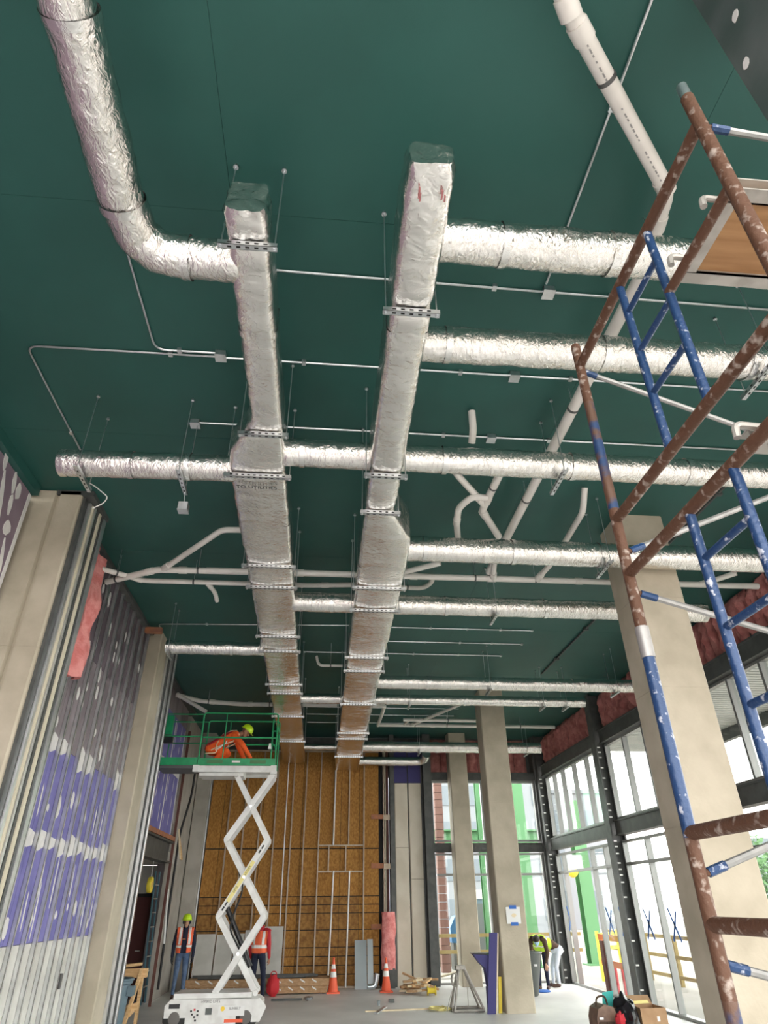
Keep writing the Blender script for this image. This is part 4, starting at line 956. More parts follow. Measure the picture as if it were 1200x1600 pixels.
class Person:
    def __init__(s, name, label, base, heading):
        s.t = thing(name, base, label, 'person'); s.base = Vector(base); s.rot = Matrix.Rotation(heading, 3, 'Z'); s.bones = []
    def P(s, p): return s.base + s.rot @ Vector(p)
    def bone(s, a, ra, b, rb, reg): s.bones.append((s.P(a), ra, s.P(b), rb, reg))
    def hand(s, wrist, dirn, palm_n, reg, side=1):
        w_ = Vector(wrist); d = Vector(dirn).normalized(); n = Vector(palm_n).normalized(); a = d.cross(n).normalized()*side
        s.bone(w_, .028, w_+d*.05, .030, reg); s.bone(w_+d*.05-a*.022, .020, w_+d*.085-a*.026, .016, reg); s.bone(w_+d*.05+a*.022, .020, w_+d*.085+a*.024, .016, reg)
        for k, (off, ln) in enumerate(((-.033,.066),(-.011,.080),(.011,.076),(.032,.058))):
            b0 = w_+d*.088+a*off; b1 = b0+d*ln*.55+n*ln*.18; b2 = b1+d*ln*.30+n*ln*.36
            s.bone(b0, .0092, b1, .0086, reg); s.bone(b1, .0086, b2, .0074, reg)
        t0 = w_+d*.03-a*.028; t1 = t0+d*.035-a*.026+n*.012; t2 = t1+d*.032-a*.004+n*.012
        s.bone(t0, .014, t1, .011, reg); s.bone(t1, .011, t2, .009, reg)
    def build(s, mats, vox=.0085):
        mb = MB()
        for a, ra, b, rb, reg in s.bones: capsule(mb, a, ra, b, rb)
        raw = bpy.data.meshes.new('raw'); raw.from_pydata([tuple(Vector(v)-s.base) for v in mb.v], [], mb.f)
        ob = bpy.data.objects.new('body', raw); COL.objects.link(ob)
        md = ob.modifiers.new('r', 'REMESH'); md.mode = 'VOXEL'; md.voxel_size = vox; md.use_smooth_shade = True
        sm = ob.modifiers.new('s', 'SMOOTH'); sm.factor = .5; sm.iterations = 3
        dg = bpy.context.evaluated_depsgraph_get(); me = bpy.data.meshes.new_from_object(ob.evaluated_get(dg))
        ob.modifiers.clear(); ob.data = me; bpy.data.meshes.remove(raw); me.name = 'body'
        keys = list(mats); me.materials.clear()
        for k in keys: me.materials.append(M[mats[k]])
        s.reg = []
        for f in me.polygons:
            c = Vector(f.center)+s.base; best = None
            for a, ra, b, rb, reg in s.bones:
                d_, t_ = seg_dist(c, a, b); d_ -= ra+(rb-ra)*t_
                if best is None or d_ < best[0]: best = (d_, reg)
            s.reg.append(best[1]); f.material_index = keys.index(best[1]); f.use_smooth = True
        me.update(); ob.parent = s.t; s.ob = ob
        return ob
    def garment(s, name, regs, test, off, mats, pick, thick=.006):
        me = s.ob.data; vn = [v.normal.copy() for v in me.vertices]; use = {}; vs = []; fs = []; ms = []
        for f, rg in zip(me.polygons, s.reg):
            if rg in regs and test(Vector(f.center)):
                idx = []
                for vi in f.vertices:
                    if vi not in use: use[vi] = len(vs); vs.append(tuple(me.vertices[vi].co+vn[vi]*off))
                    idx.append(use[vi])
                fs.append(tuple(idx)); ms.append(pick(Vector(f.center)))
        g = bpy.data.meshes.new(name); g.from_pydata(vs, [], fs)
        for m_ in mats: g.materials.append(M[m_])
        for f, k in zip(g.polygons, ms): f.material_index = k; f.use_smooth = True
        o = bpy.data.objects.new(name, g); COL.objects.link(o); o.parent = s.t
        so = o.modifiers.new('s', 'SOLIDIFY'); so.thickness = thick; so.offset = -1
        return o
    def head(s, c, fwd, up, hair=None, m_hair='hair', eyes=True):
        c = Vector(c); f = Vector(fwd).normalized(); u = Vector(up).normalized(); u = (u-f*u.dot(f)).normalized(); r = f.cross(u)
        W = s.P
        s.bone(c+u*.035-f*.012, .086, c+u*.045+f*.012, .082, 'skin'); s.bone(c-u*.02+f*.015, .072, c-u*.075+f*.045, .045, 'skin')
        s.bone(c+f*.088+u*.02, .011, c+f*.108-u*.018, .014, 'skin')
        for k in (-1, 1): s.bone(c+r*.078*k-f*.012+u*.012, .016, c+r*.083*k-f*.016-u*.022, .011, 'skin')
        s.hd = (c, f, u, r)
    def face(s):
        c, f, u, r = s.hd
        for k in (-1, 1):
            e = s.P(c+f*.083+u*.022+r*.032*k); obj('eye', MB().ball(e, .010, .010, .008, 8, 6), 'eye', s.t)
            a = s.P(c+f*.087+u*.042+r*.014*k); b = s.P(c+f*.080+u*.044+r*.048*k); obj('eyebrow', MB().tube([a, b], .005, 6), 'hair', s.t)
        a = s.P(c+f*.080-u*.052-r*.022); m_ = s.P(c+f*.090-u*.050); b = s.P(c+f*.080-u*.052+r*.022)
        obj('mouth', MB().tube([a, m_, b], .006, 6), 'lips', s.t)
    def helmet(s, m='hiviz', strap=None):
        c, f, u, r = s.hd; c0 = c+u*.055
        rm = Matrix((r, f, u)).transposed(); mb = MB(); n = 20; prof = [(.128,.0),(.126,.03),(.118,.07),(.098,.105),(.066,.128),(.03,.138),(.002,.140)]
        for rr, h in prof:
            for j in range(n):
                a = 2*PI*j/n; p = rm @ Vector((rr*.92*math.cos(a), rr*1.08*math.sin(a), h)); mb.v.append(tuple(s.P(c0+p)))
        for i in range(len(prof)-1):
            for j in range(n): A = i*n+j; B = i*n+(j+1)%n; mb.f.append((A,B,B+n,A+n)); mb.m.append(0)
        h_ = obj('helmet', mb, m, s.t)
        md = h_.modifiers.new('s', 'SOLIDIFY'); md.thickness = .004
        br = MB(); o = 0; vs = []
        for rr, hh in ((.126,.004),(.150,-.004),(.150,-.010),(.126,-.004)):
            for j in range(n):
                a = 2*PI*j/n; fr = 1+ .22*max(0, math.sin(a))**2*(rr > .13)
                vs.append(s.P(c0+rm @ Vector((rr*.92*math.cos(a), rr*1.08*math.sin(a)*fr, hh))))
        fs = []
        for i in range(4):
            for j in range(n): fs.append((i*n+j, i*n+(j+1)%n, ((i+1)%4)*n+(j+1)%n, ((i+1)%4)*n+j))
        obj('helmet_brim', br.add(vs, fs), m, h_)
        return h_
def legs_stand(p, hipz, foot_l, foot_r, kl, kr, toe, reg='leg', rt=.086):
    for (hx, foot, knee) in ((-.09, foot_l, kl), (.09, foot_r, kr)):
        p.bone((hx,0,hipz), rt, knee, .060, reg); p.bone(knee, .058, (foot[0],foot[1],.10), .042, reg)
        t_ = Vector((toe[0],toe[1],0)).normalized()
        p.bone((foot[0],foot[1],.06), .046, (foot[0]+t_.x*.15,foot[1]+t_.y*.15,.042), .040, 'shoe')
def torso(p, hip, chest, neck, reg='top', wd=.115):
    h, c, n = Vector(hip), Vector(chest), Vector(neck)
    for k in (-1, 1):
        p.bone(h+Vector((k*.065,0,0)), .105, h+Vector((k*.07,0,.10)), .100, 'leg')
        p.bone(h+Vector((k*.065,0,.06)), .108, c+Vector((k*.075,0,-.03)), .118, reg)
        p.bone(c+Vector((k*.075,0,-.03)), .118, n+Vector((k*.135,-.01,-.06)), .070, reg)
    p.bone(h+Vector((0,0,.10)), .11, c, .125, reg); p.bone(c, .12, n+Vector((0,0,-.03)), .075, reg)

# worker standing at the left, facing the camera and slightly right
A = Person('person', 'standing worker in a lime helmet, dark hood and open orange vest at left', (-3.36,20.2,0), PI+.15)
legs_stand(A, .90, (-.11,.0), (.13,-.05), (-.10,.03,.48), (.11,.03,.48), (0,1))
torso(A, (0,0,.93), (0,0,1.27), (0,0,1.50))
A.bone((0,0,1.44), .062, (0,.015,1.54), .056, 'top')
for k in (-1, 1):
    A.bone((k*.19,0,1.43), .066, (k*.25,-.01,1.14), .052, 'top'); A.bone((k*.25,-.01,1.14), .050, (k*.255,.05,.89), .038, 'top')
    A.hand((k*.255,.055,.87), (0,.06,-1), (-k,.25,0), 'glove', k)
A.head((0,.03,1.62), (0.05,1,-.03), (0,0,1))
A.build({'top':'navy','leg':'jean','shoe':'boot','skin':'skin','glove':'glove'}); A.face(); A.helmet()
def loc(p, v): return p.rot.transposed() @ v
A.garment('hood', ('skin','top'), lambda v: v.z > 1.50 and loc(A, v).y < .085-.9*max(0,abs(v.z-1.60)-.09) and (loc(A,v).y < .075 or abs(loc(A,v).x) > .055), .012, ['navy'], lambda v: 0)
def vest_pick(v, p=A):
    q_ = loc(p, v)
    return 1 if (abs(v.z-1.10) < .028 or (abs(abs(q_.x)-.115) < .026 and v.z > 1.14)) else 0
A.garment('safety_vest', ('top',), lambda v: .92 < v.z < 1.50 and abs(loc(A, v).x) < .205 and (loc(A,v).y < 0 or abs(loc(A,v).x) > .065+.02*(1.3-v.z)), .016, ['orangev','refl'], vest_pick)
obj('chest_emblem', MB().prism([(-3.41,1.245),(-3.31,1.245),(-3.32,1.275),(-3.40,1.275)], 'y', 20.03, 20.05), 'copper', A.t, flat=True)

# worker walking away beside the lift, seen from behind
B = Person('person', 'worker in red hoodie, orange vest and dark trousers walking behind the lift', (-1.38,19.5,0), -.25)
for (hx, foot, knee) in ((-.09,(-.12,-.16),(-.11,.02,.47)),(.09,(.12,.14),(.12,.12,.50))):
    B.bone((hx,0,.90), .090, knee, .062, 'leg'); B.bone(knee, .060, (foot[0],foot[1],.10), .044, 'leg')
    B.bone((foot[0],foot[1],.06), .046, (foot[0],foot[1]+.15,.042), .040, 'shoe')
torso(B, (0,0,.93), (0,.03,1.26), (0,.07,1.47))
B.bone((0,.06,1.42), .062, (0,.10,1.52), .056, 'skin')
for k in (-1, 1):
    B.bone((k*.19,.05,1.40), .068, (k*.25,.0,1.12), .054, 'top'); B.bone((k*.25,.0,1.12), .052, (k*.24,.10,.88), .038, 'top')
    B.hand((k*.24,.11,.86), (0,.15,-1), (-k,.2,0), 'skin', k)
B.head((0,.13,1.58), (0,1,-.35), (0,.3,1))
B.build({'top':'redcloth','leg':'navy','shoe':'boot','skin':'skin_d'}); B.face()
B.garment('hair', ('skin',), lambda v: v.z > 1.52 and loc(B, v).y < .19 and (loc(B, v).y < .10 or v.z > 1.64), .010, ['hair'], lambda v: 0)
B.garment('hood', ('top','skin'), lambda v: 1.42 < v.z < 1.53 and loc(B, v).y < .10, .018, ['redcloth'], lambda v: 0)
B.garment('safety_vest', ('top',), lambda v: .97 < v.z < 1.46 and abs(loc(B, v).x) < .205 and (loc(B,v).y < .10 or abs(loc(B,v).x) > .07), .016, ['orangev','refl'],
          lambda v: 1 if (abs(v.z-1.10) < .032 or (abs(abs(loc(B,v).x)-.115) < .028 and v.z > 1.14)) else 0)

# worker crouching on the lift platform, bent forward to the right
C_ = Person('person', 'worker in orange rain gear and harness crouching on the raised lift platform', (-2.2,15.58,4.635), -PI/2)
# local +y is world +x
hip = Vector((0,-.36,.40)); ch = Vector((0,.02,.66)); nk = Vector((0,.22,.74))
for k in (-1, 1):
    C_.bone(hip+Vector((k*.08,0,0)), .11, (k*.14,.02,.34), .075, 'leg')
    C_.bone((k*.14,.02,.34), .070, (k*.14,-.32,.10), .050, 'leg')
    C_.bone((k*.14,-.36,.06), .046, (k*.14,-.22,.045), .040, 'shoe')
    C_.bone(hip+Vector((k*.06,0,.02)), .115, ch+Vector((k*.07,0,0)), .115, 'top')
    C_.bone(ch+Vector((k*.07,0,0)), .115, nk+Vector((k*.12,-.03,-.01)), .078, 'top')
C_.bone(ch, .12, nk, .07, 'top'); C_.bone(nk, .058, nk+Vector((0,.09,.03)), .054, 'skin')
for k, el, wr_ in ((-1,(-.22,.30,.42),(-.20,.42,.20)),(1,(.24,.38,.48),(.20,.58,.20))):
    C_.bone((k*.18,.17,.68), .075, el, .062, 'sleeve'); C_.bone(el, .060, wr_, .045, 'sleeve')
    C_.hand(wr_, Vector(wr_)-Vector(el), (0,.3,-1), 'glove', k)
C_.head(tuple(nk+Vector((0,.17,.06))), (0,.80,-.60), (0,.60,.80))
C_.build({'top':'orange','leg':'orange','shoe':'boot','skin':'skin_d','sleeve':'orange','glove':'glove'}); C_.face(); C_.helmet()
C_.garment('red_jacket_back', ('top',), lambda v: v.z > .47+.62*(loc(C_,v).y+.36) and loc(C_,v).y < .20, .014, ['redcloth'], lambda v: 0)
def hs(a, b, n=8, off=.0):
    return [C_.P(Vector(a)+(Vector(b)-Vector(a))*i/n) for i in range(n+1)]
for k in (-1, 1):
    obj('harness_strap', MB().tube([C_.P(p_) for p_ in ((k*.10,-.28,.55),(k*.12,-.10,.70),(k*.12,.06,.80),(k*.13,.20,.81),(k*.14,.27,.72),(k*.15,.14,.56),(k*.19,-.02,.50),(k*.20,-.20,.42),(k*.19,-.32,.36))], .014, 6), 'pine_p', C_.t)
obj('harness_strap', MB().tube([C_.P(p_) for p_ in ((.205,-.22,.36),(.21,-.12,.42),(.19,.0,.52),(0,.02,.80),(-.19,.0,.52))], .016, 6), 'refl', C_.t)
obj('harness_ring', MB().ball(C_.P((0,.05,.80)), .025, .025, .02, 8, 6), 'blk', C_.t)
tag(obj('lanyard', MB().tube(bend([(-2.30,15.50,5.38),(-2.42,15.36,5.1),(-2.36,15.30,4.92),(-2.62,15.26,4.9)], .1), .011, 8), 'pine_p'), 'pale safety lanyard hanging from the crouching worker on the lift', 'rope')

# two workers bending at the right corner window
D = Person('person', 'bending worker in pale jeans and lime vest by the corner window', (6.64,21.0,0), PI/2)
# local +y is world -x
for (x_, fy, ky) in ((-.10,-.04,.05),(.10,.06,.10)):
    D.bone((x_,-.12,.84), .100, (x_,ky-.06,.46), .066, 'leg'); D.bone((x_,ky-.06,.46), .062, (x_,fy,.10), .044, 'leg')
    D.bone((x_,fy,.055), .046, (x_,fy+.17,.042), .040, 'shoe')
for k in (-1, 1):
    D.bone((k*.06,-.12,.86), .115, (k*.07,.05,.98), .108, 'top'); D.bone((k*.07,.05,.98), .112, (k*.08,.30,1.02), .112, 'top'); D.bone((k*.08,.30,1.02), .11, (k*.13,.42,1.0), .075, 'top')
    D.bone((k*.18,.42,.98), .066, (k*.20,.46,.72), .052, 'arm'); D.bone((k*.20,.46,.72), .050, (k*.14,.58,.52), .038, 'arm')
    D.hand((k*.14,.59,.50), (0,.5,-1), (0,-1,-.3), 'skin', k)
    D.bone((k*.07,-.15,.84), .125, (k*.07,-.06,.86), .11, 'leg')
D.bone((0,.10,1.0), .115, (0,.45,1.01), .075, 'top'); D.bone((0,.45,1.01), .058, (0,.55,.98), .054, 'skin')
D.head((0,.63,.96), (0,.55,-.83), (0,.83,.55))
D.build({'top':'brown','leg':'palejean','shoe':'boot','skin':'skin_d','arm':'brown'}); D.face()
def on_head(p, v, fu, ff, rad=.135):
    c, f, u, r = p.hd; q_ = loc(p, v)-c
    return q_.length < rad and (q_.dot(u) > fu or q_.dot(f) < ff)
D.garment('hair', ('skin',), lambda v: on_head(D, v, .045, -.03), .011, ['hair'], lambda v: 0)
D.garment('safety_vest', ('top',), lambda v: .08 < loc(D, v).y < .46, .014, ['limevest','refl'], lambda v: 1 if abs(loc(D, v).y-.22) < .03 else 0)
F_ = Person('person', 'bending worker with a blue face mask and brown sleeves behind the grey bin', (6.12,20.45,0), PI/2+1.15)
for (x_, fy) in ((-.10,-.05),(.10,.05)):
    F_.bone((x_,-.12,.84), .095, (x_,.03,.46), .064, 'leg'); F_.bone((x_,.03,.46), .060, (x_,fy,.10), .044, 'leg')
    F_.bone((x_,fy,.055), .046, (x_,fy+.17,.042), .040, 'shoe')
for k in (-1, 1):
    F_.bone((k*.06,-.12,.87), .112, (k*.07,.08,1.03), .110, 'top'); F_.bone((k*.07,.08,1.03), .112, (k*.08,.28,1.12), .110, 'top'); F_.bone((k*.08,.28,1.12), .108, (k*.13,.38,1.14), .075, 'top')
    F_.bone((k*.18,.37,1.10), .066, (k*.23,.36,.82), .052, 'arm'); F_.bone((k*.23,.36,.82), .050, (k*.17,.46,.62), .038, 'arm')
    F_.hand((k*.17,.47,.60), (0,.4,-1), (0,-1,-.3), 'skin', k)
F_.bone((0,.10,1.05), .115, (0,.40,1.14), .075, 'top'); F_.bone((0,.40,1.14), .058, (0,.48,1.14), .054, 'skin')
F_.head((0,.56,1.11), (0,.75,-.66), (0,.66,.75))
F_.build({'top':'brown','leg':'navy','shoe':'boot','skin':'skin','arm':'brown'}); F_.face()
F_.garment('hair', ('skin',), lambda v: on_head(F_, v, .050, -.035), .012, ['hair'], lambda v: 0)
F_.garment('face_mask', ('skin',), lambda v: loc(F_, v).y > .57 and v.z < 1.08, .010, ['mask'], lambda v: 0)
F_.garment('safety_vest', ('top',), lambda v: .02 < loc(F_, v).y < .42, .014, ['limevest','refl'], lambda v: 1 if abs(loc(F_, v).y-.2) < .03 else 0)

# ================================================================== THINGS ON THE FLOOR
def cone(x, y, lb, s=1.0):
    t = thing('traffic_cone', (x,y,0), lb, 'cone', 'orange traffic cones')
    obj('base', MB().prism([(x-.17*s,y-.17*s),(x+.17*s,y-.17*s),(x+.17*s,y+.17*s),(x-.17*s,y+.17*s)], 'z', 0, .035), 'cone', t)
    H = .70*s; R0, R1 = .135*s, .025*s
    mb = MB(); hs_ = [.035,.34,.341,.46,.461,.52,.521,.62,.621,H+.035]; mi = [0,0,1,1,0,0,1,1,0]
    prof = [(R0+(R1-R0)*(h-.035)/H, h) for h in hs_]
    for i in range(len(prof)-1): mb.lathe(prof[i:i+2], (x,y,0), 20, 'z', mi[i])
    obj('cone_body', mb, ['cone','refl'], t)
    obj('cone_tip', MB().lathe([(R1,H+.03),(R1*1.3,H+.05),(R1*.9,H+.07)], (x,y,0), 12), 'cone', t)
cone(.53, 20.8, 'orange traffic cone in front of the brown wrapped planks', 1.0)
cone(1.93, 20.75, 'orange traffic cone in front of the pink insulation roll', .97)

# drywall boards leaning on the strand board wall
for i, (x0, x1, h, m_) in enumerate([(-3.30,-2.78,1.30,'glassmat'),(-2.74,-2.28,1.28,'glassmat'),(-2.24,-1.98,1.30,'glassmat'),(-1.96,-1.45,1.38,'glassmat'),(-1.44,-.90,1.46,'glassmat')]):
    lb = ['stained pale board leaning at the far left beside the standing worker','stained pale board leaning second from the left, behind the scissor arm','narrow pale board leaning in the middle of the row','clean pale board leaning behind the walking worker','tallest pale board leaning at the right end of the row'][i]
    t = thing('leaning_board', ((x0+x1)/2,21.7,0), lb, 'board', 'boards leaning on the back wall')
    mb = MB(); y0, y1 = 21.55, 21.85
    mb.prism([(y0,.0),(y0+.02,.0),(y1,h),(y1-.02,h)], 'x', x0, x1); obj('panel', mb, m_, t, flat=True)
    if i == 4: obj('punched_hole', MB().box((-1.36,21.585,.48),(-1.30,21.60,.52)), 'slot', t, flat=True)
    obj('edge_paper', MB().prism([(y0-.003,.0),(y0,.0),(y1-.02,h),(y1-.023,h)], 'x', x0, x0+.02), 'mud', t, flat=True)

# wrapped planks stacked in two layers, steel studs on top
k = 0
for (x0, x1, side) in ((-3.25,-1.62,'left of the walking worker'),(-1.15,.38,'right of the walking worker')):
    for layer in (0, 1):
        for row in (0, 1):
            z0 = .02+layer*.16; y0 = 20.75+row*.34; k += 1
            t = thing('wrapped_plank', ((x0+x1)/2,y0+.15,z0), 'brown wrapped plank bundle %s, %s layer, %s row' % (side, ('lower','upper')[layer], ('front','rear')[row]), 'bundle', 'brown plank bundles')
            obj('bundle', MB().prism([(y0,z0),(y0+.32,z0),(y0+.32,z0+.14),(y0+.31,z0+.155),(y0+.01,z0+.155),(y0,z0+.14)], 'x', x0+.05*row-.06*layer, x1+.04*layer), 'cedar', t)
            if row == 0:
                n = 4
                for j in range(n):
                    xa = x0+.2+(x1-x0-.3)*j/n
                    obj('wrapper_flash', MB().bar((xa,y0-.002,z0+.135),(xa+.12,y0-.002,z0+.07), .003, .03, up=(0,0,1)), 'paper', t, flat=True)
for i, (x, z) in enumerate(((-1.40,.10),(-1.40,.27))):
    t = thing('cardboard_tube', (x,20.75,z-.09), 'brown round tube end-on behind the walking worker, %s' % ('lower one','upper one')[i], 'tube', 'round tubes')
    obj('tube_wall', MB().tube([(x,20.72,z),(x,21.5,z)], .085, 18, caps=False).tube([(x,21.5,z),(x,20.75,z)], .075, 18), 'card', t)
for i in range(3):
    y = 20.80+.2*i; x0, x1 = ((-3.0,-.2),(-2.7,.12),(-3.2,.05))[i]
    t = tag(obj('steel_stud', MB().box((x0,y,.345),(x1,y+.09,.352)).box((x0,y,.345),(x1,y+.004,.40)).box((x0,y+.086,.345),(x1,y+.09,.40)), 'steel'),
            'loose grey steel stud lying on the plank bundles, %s' % ('front one','middle one','rear one')[i], 'stud', 'loose studs on the bundles')
t = thing('fabric_bag', (-1.02,20.4,0), 'red fabric bag on the floor by the walking worker', 'bag')
obj('bag_body', MB().ball((-1.02,20.4,.22), .17, .14, .22, 14, 10, jitter=.3, seed=2), 'redbag', t); obj('handle', MB().tube(bend([(-1.10,20.4,.40),(-1.08,20.4,.52),(-.96,20.4,.52),(-.94,20.4,.40)], .06), .012, 8), 'redbag', t)
tag(obj('steel_track', MB().box((-1.0,19.5,.0),(-.25,19.58,.006)).box((-1.0,19.5,0),(-.25,19.504,.04)).box((-1.0,19.576,0),(-.25,19.58,.04)), 'steel'), 'dark steel track piece lying on the floor near the walking worker', 'track')
tag(obj('foil_scrap', MB().ball((-.10,19.52,.04), .11, .07, .04, 10, 6, jitter=.7, seed=4), 'galv'), 'small silver metal scrap at the end of the floor track', 'scrap')

# galvanized sheets leaning, pink roll, white conduits on the board wall
for i, (x0, x1, h, ya) in enumerate(((1.14,1.48,1.10,21.5),(1.50,1.66,1.12,21.55))):
    t = tag(obj('metal_sheet', MB().prism([(ya,.0),(ya+.012,.0),(21.90,h),(21.888,h)], 'x', x0, x1), 'sheet', flat=True), ('wide galvanized metal sheet leaning left of the second cone','narrow galvanized metal sheet leaning beside the wide one')[i], 'sheet', 'leaning metal sheets')
t = thing('elbow_duct', (1.62,21.3,0), 'small bent galvanized elbow duct on the floor beside the metal sheets', 'duct')
obj('elbow', MB().tube(bend([(1.48,21.3,.07),(1.68,21.3,.08),(1.74,21.3,.36)], .15), .065, 14), 'sheet', t)
t = thing('insulation_roll', (2.09,21.6,0), 'pink insulation batt standing upright behind the second cone', 'insulation')
mb = MB(); n = 18
for i in range(24):
    z = .42+1.36*i/23
    for j in range(n):
        a = 2*PI*j/n; r_ = 1+.20*nz(math.cos(a)*1.5, math.sin(a)*1.5, z*3)
        mb.v.append((2.09+.20*r_*math.cos(a), 21.68+.13*r_*math.sin(a), z))
for i in range(23):
    for j in range(n): a = i*n+j; b = i*n+(j+1)%n; mb.f.append((a,b,b+n,a+n)); mb.m.append(0)
mb.f.append(tuple(range(n))); mb.m.append(0); mb.f.append(tuple(23*n+j for j in range(n))); mb.m.append(0)
obj('batt', mb, 'pink', t); obj('support_block', MB().box((1.92,21.56,0),(2.26,21.80,.45)), 'steel', t, flat=True)
for i, (pts, lb) in enumerate([([(.47,21.88,6.0),(.45,21.88,3.52)],'white conduit under the right long duct, upper short one'),([(.48,21.86,2.84),(.44,21.86,1.4),(.40,21.86,.05)],'white conduit standing on the floor behind the first cone'),([(.96,21.86,2.84),(.93,21.86,1.4),(.90,21.86,.02)],'white conduit standing right of the first cone'),([(-1.06,21.86,5.95),(-1.02,21.86,1.48)],'long thin white conduit under the left long duct')]):
    tag(obj('wall_conduit', MB().tube(pts, .024 if i < 3 else .018, 10), 'white'), lb, 'conduit', 'white conduits on the strand board wall')
# scrap pile of wood offcuts
rnd = random.Random(11)
for i in range(22):
    x = 2.75+rnd.uniform(-.32,.28); y = 20.35+rnd.uniform(-.3,.3); lev = i//8; z = .05+lev*.10
    a = rnd.uniform(-.5,.5) if i % 3 else rnd.uniform(1.0,2.0); L_ = rnd.uniform(.25,.60); d = Vector((math.cos(a), math.sin(a), rnd.uniform(-.05,.10)))*L_/2
    tag(obj('wood_offcut', MB().bar((x-d.x,y-d.y,z-d.z+.03),(x+d.x,y+d.y,z+d.z+.03), .09, .045), ('pine','cedar','pine_p')[i%3], flat=True), ('short honey coloured timber offcut in the scrap pile right of the second cone','short dark brown timber offcut in the scrap pile right of the second cone','short pale timber offcut in the scrap pile right of the second cone')[i%3], 'timber', 'timber offcuts in the scrap pile')
tag(obj('long_plank', MB().bar((2.35,20.55,.42),(3.25,20.25,.08), .10, .04), 'cedar', flat=True), 'long brown plank lying across the scrap pile', 'timber')
t = thing('cable_spool', (3.0,19.85,0), 'small yellow spool at the front of the scrap pile', 'spool')
obj('spool_drum', MB().lathe([(.10,-.11),(.10,-.09),(.06,-.085),(.06,.085),(.10,.09),(.10,.11)], (3.0,19.85,.10), 16, 'x'), 'yel', t); obj('core_hole', MB().lathe([(.03,-.113),(.03,.113)], (3.0,19.85,.10), 10, 'x'), 'blk', t)
# floor debris
tag(obj('floor_batten', MB().bar((1.15,17.3,.012),(2.7,17.45,.012), .05, .024), 'pine_p', flat=True), 'pale batten lying flat on the floor in the middle', 'timber')
tag(obj('metal_offcut', MB().bar((1.35,16.9,.02),(1.62,17.6,.05), .08, .02), 'galv', flat=True), 'grey metal offcut lying across the batten', 'scrap')
tag(obj('dark_block', MB().box((1.80,18.7,0),(1.93,18.82,.06)), 'grey', flat=True), 'small dark block on the open floor', 'scrap')
tag(obj('foam_cup', MB().lathe([(.03,0),(.04,.09),(.042,.095)], (1.52,18.25,0), 12), 'sheet'), 'tiny pale cup on the floor behind the batten', 'cup')
mb = MB(); pts = []
for i in range(60):
    a = i*.55; pts.append((2.78+.16*math.cos(a)*(1+.3*math.sin(i*.31))+.10*math.sin(i*.11), 17.3+.22*math.sin(a)*(1+.2*math.cos(i*.23)), .012+.0006*i))
tag(obj('rope_heap', mb.tube(pts, .012, 6), 'yelbar'), 'loose heap of yellow rope on the floor left of the A-frame', 'rope')

# A-frame stand with hanging cord
t = thing('frame_stand', (3.35,17.1,0), 'grey metal A-frame stand with cords hung from its top', 'stand')
for y in (16.85, 17.35):
    obj('leg', MB().tube(bend([(3.03,y,.03),(3.20,17.1+(y-17.1)*.3,.74),(3.30,17.1+(y-17.1)*.3,.80),(3.66,y,.05)], .05), .026, 10), 'alum', t)
    obj('base_bar', MB().tube([(3.03,y,.03),(3.68,y,.03)], .028, 10), 'alum', t)
obj('base_bar', MB().tube([(3.04,16.85,.03),(3.04,17.35,.03)], .026, 10), 'alum', t); obj('base_bar', MB().tube([(3.66,16.85,.03),(3.66,17.35,.03)], .026, 10), 'alum', t)
obj('top_saddle', MB().box((3.14,16.98,.74),(3.34,17.22,.80)), 'alum', t); obj('centre_wire', MB().tube([(3.38,17.1,.70),(3.38,17.1,.05)], .006, 6), 'alum', t)
mb = MB(); pts = []
for i in range(50):
    a = i*.6; pts.append((3.07+.06*math.cos(a)+.015*math.sin(i), 16.93+.03*math.sin(i*.7), .56+.12*math.sin(a)))
tag(obj('hung_cord', mb.tube(pts, .010, 6).tube(bend([(3.05,16.93,.45),(2.96,16.9,.28),(2.86,16.88,.02)], .1), .008, 6).tube(bend([(3.08,16.93,.45),(3.03,16.9,.25),(2.98,16.88,.02)], .1), .008, 6), 'alum'), 'tangled grey cord hanging from the A-frame stand', 'cord')
# indigo strip and dark basin leaning on the middle column
tag(obj('gypsum_strip', MB().prism([(3.66,.0),(3.84,.0),(4.02,1.42),(3.84,1.42)], 'y', 16.52, 16.56), 'indigo', flat=True), 'tall indigo gypsum strip leaning on the middle column', 'board')
tag(obj('gypsum_edge_strip', MB().prism([(3.845,.0),(3.87,.0),(4.045,1.40),(4.02,1.42)], 'y', 16.52, 16.57), 'pine_p', flat=True), 'pale narrow strip behind the edge of the indigo board', 'board')
t = thing('plastic_funnel', (3.62,16.62,.55), 'dark blue funnel shaped basin behind the indigo strip', 'basin')
obj('basin_body', MB().prism([(3.46,1.03),(3.82,1.01),(3.82,.45),(3.74,.45),(3.70,.78),(3.60,.86),(3.50,.98)], 'y', 16.58, 16.82), 'indigo', t)
obj('basin_rim', MB().box((3.44,16.57,1.03),(3.83,16.83,1.05)), 'blk', t, flat=True); obj('stand_foot', MB().box((3.72,16.60,0),(3.83,16.78,.45)), 'indigo', t, flat=True)
tag(obj('yellow_level', MB().prism([(3.93,.0),(4.0,.0),(4.05,.62),(3.98,.62)], 'y', 16.62, 16.68), 'yel', flat=True), 'yellow bar standing between the indigo strip and the column', 'tool')
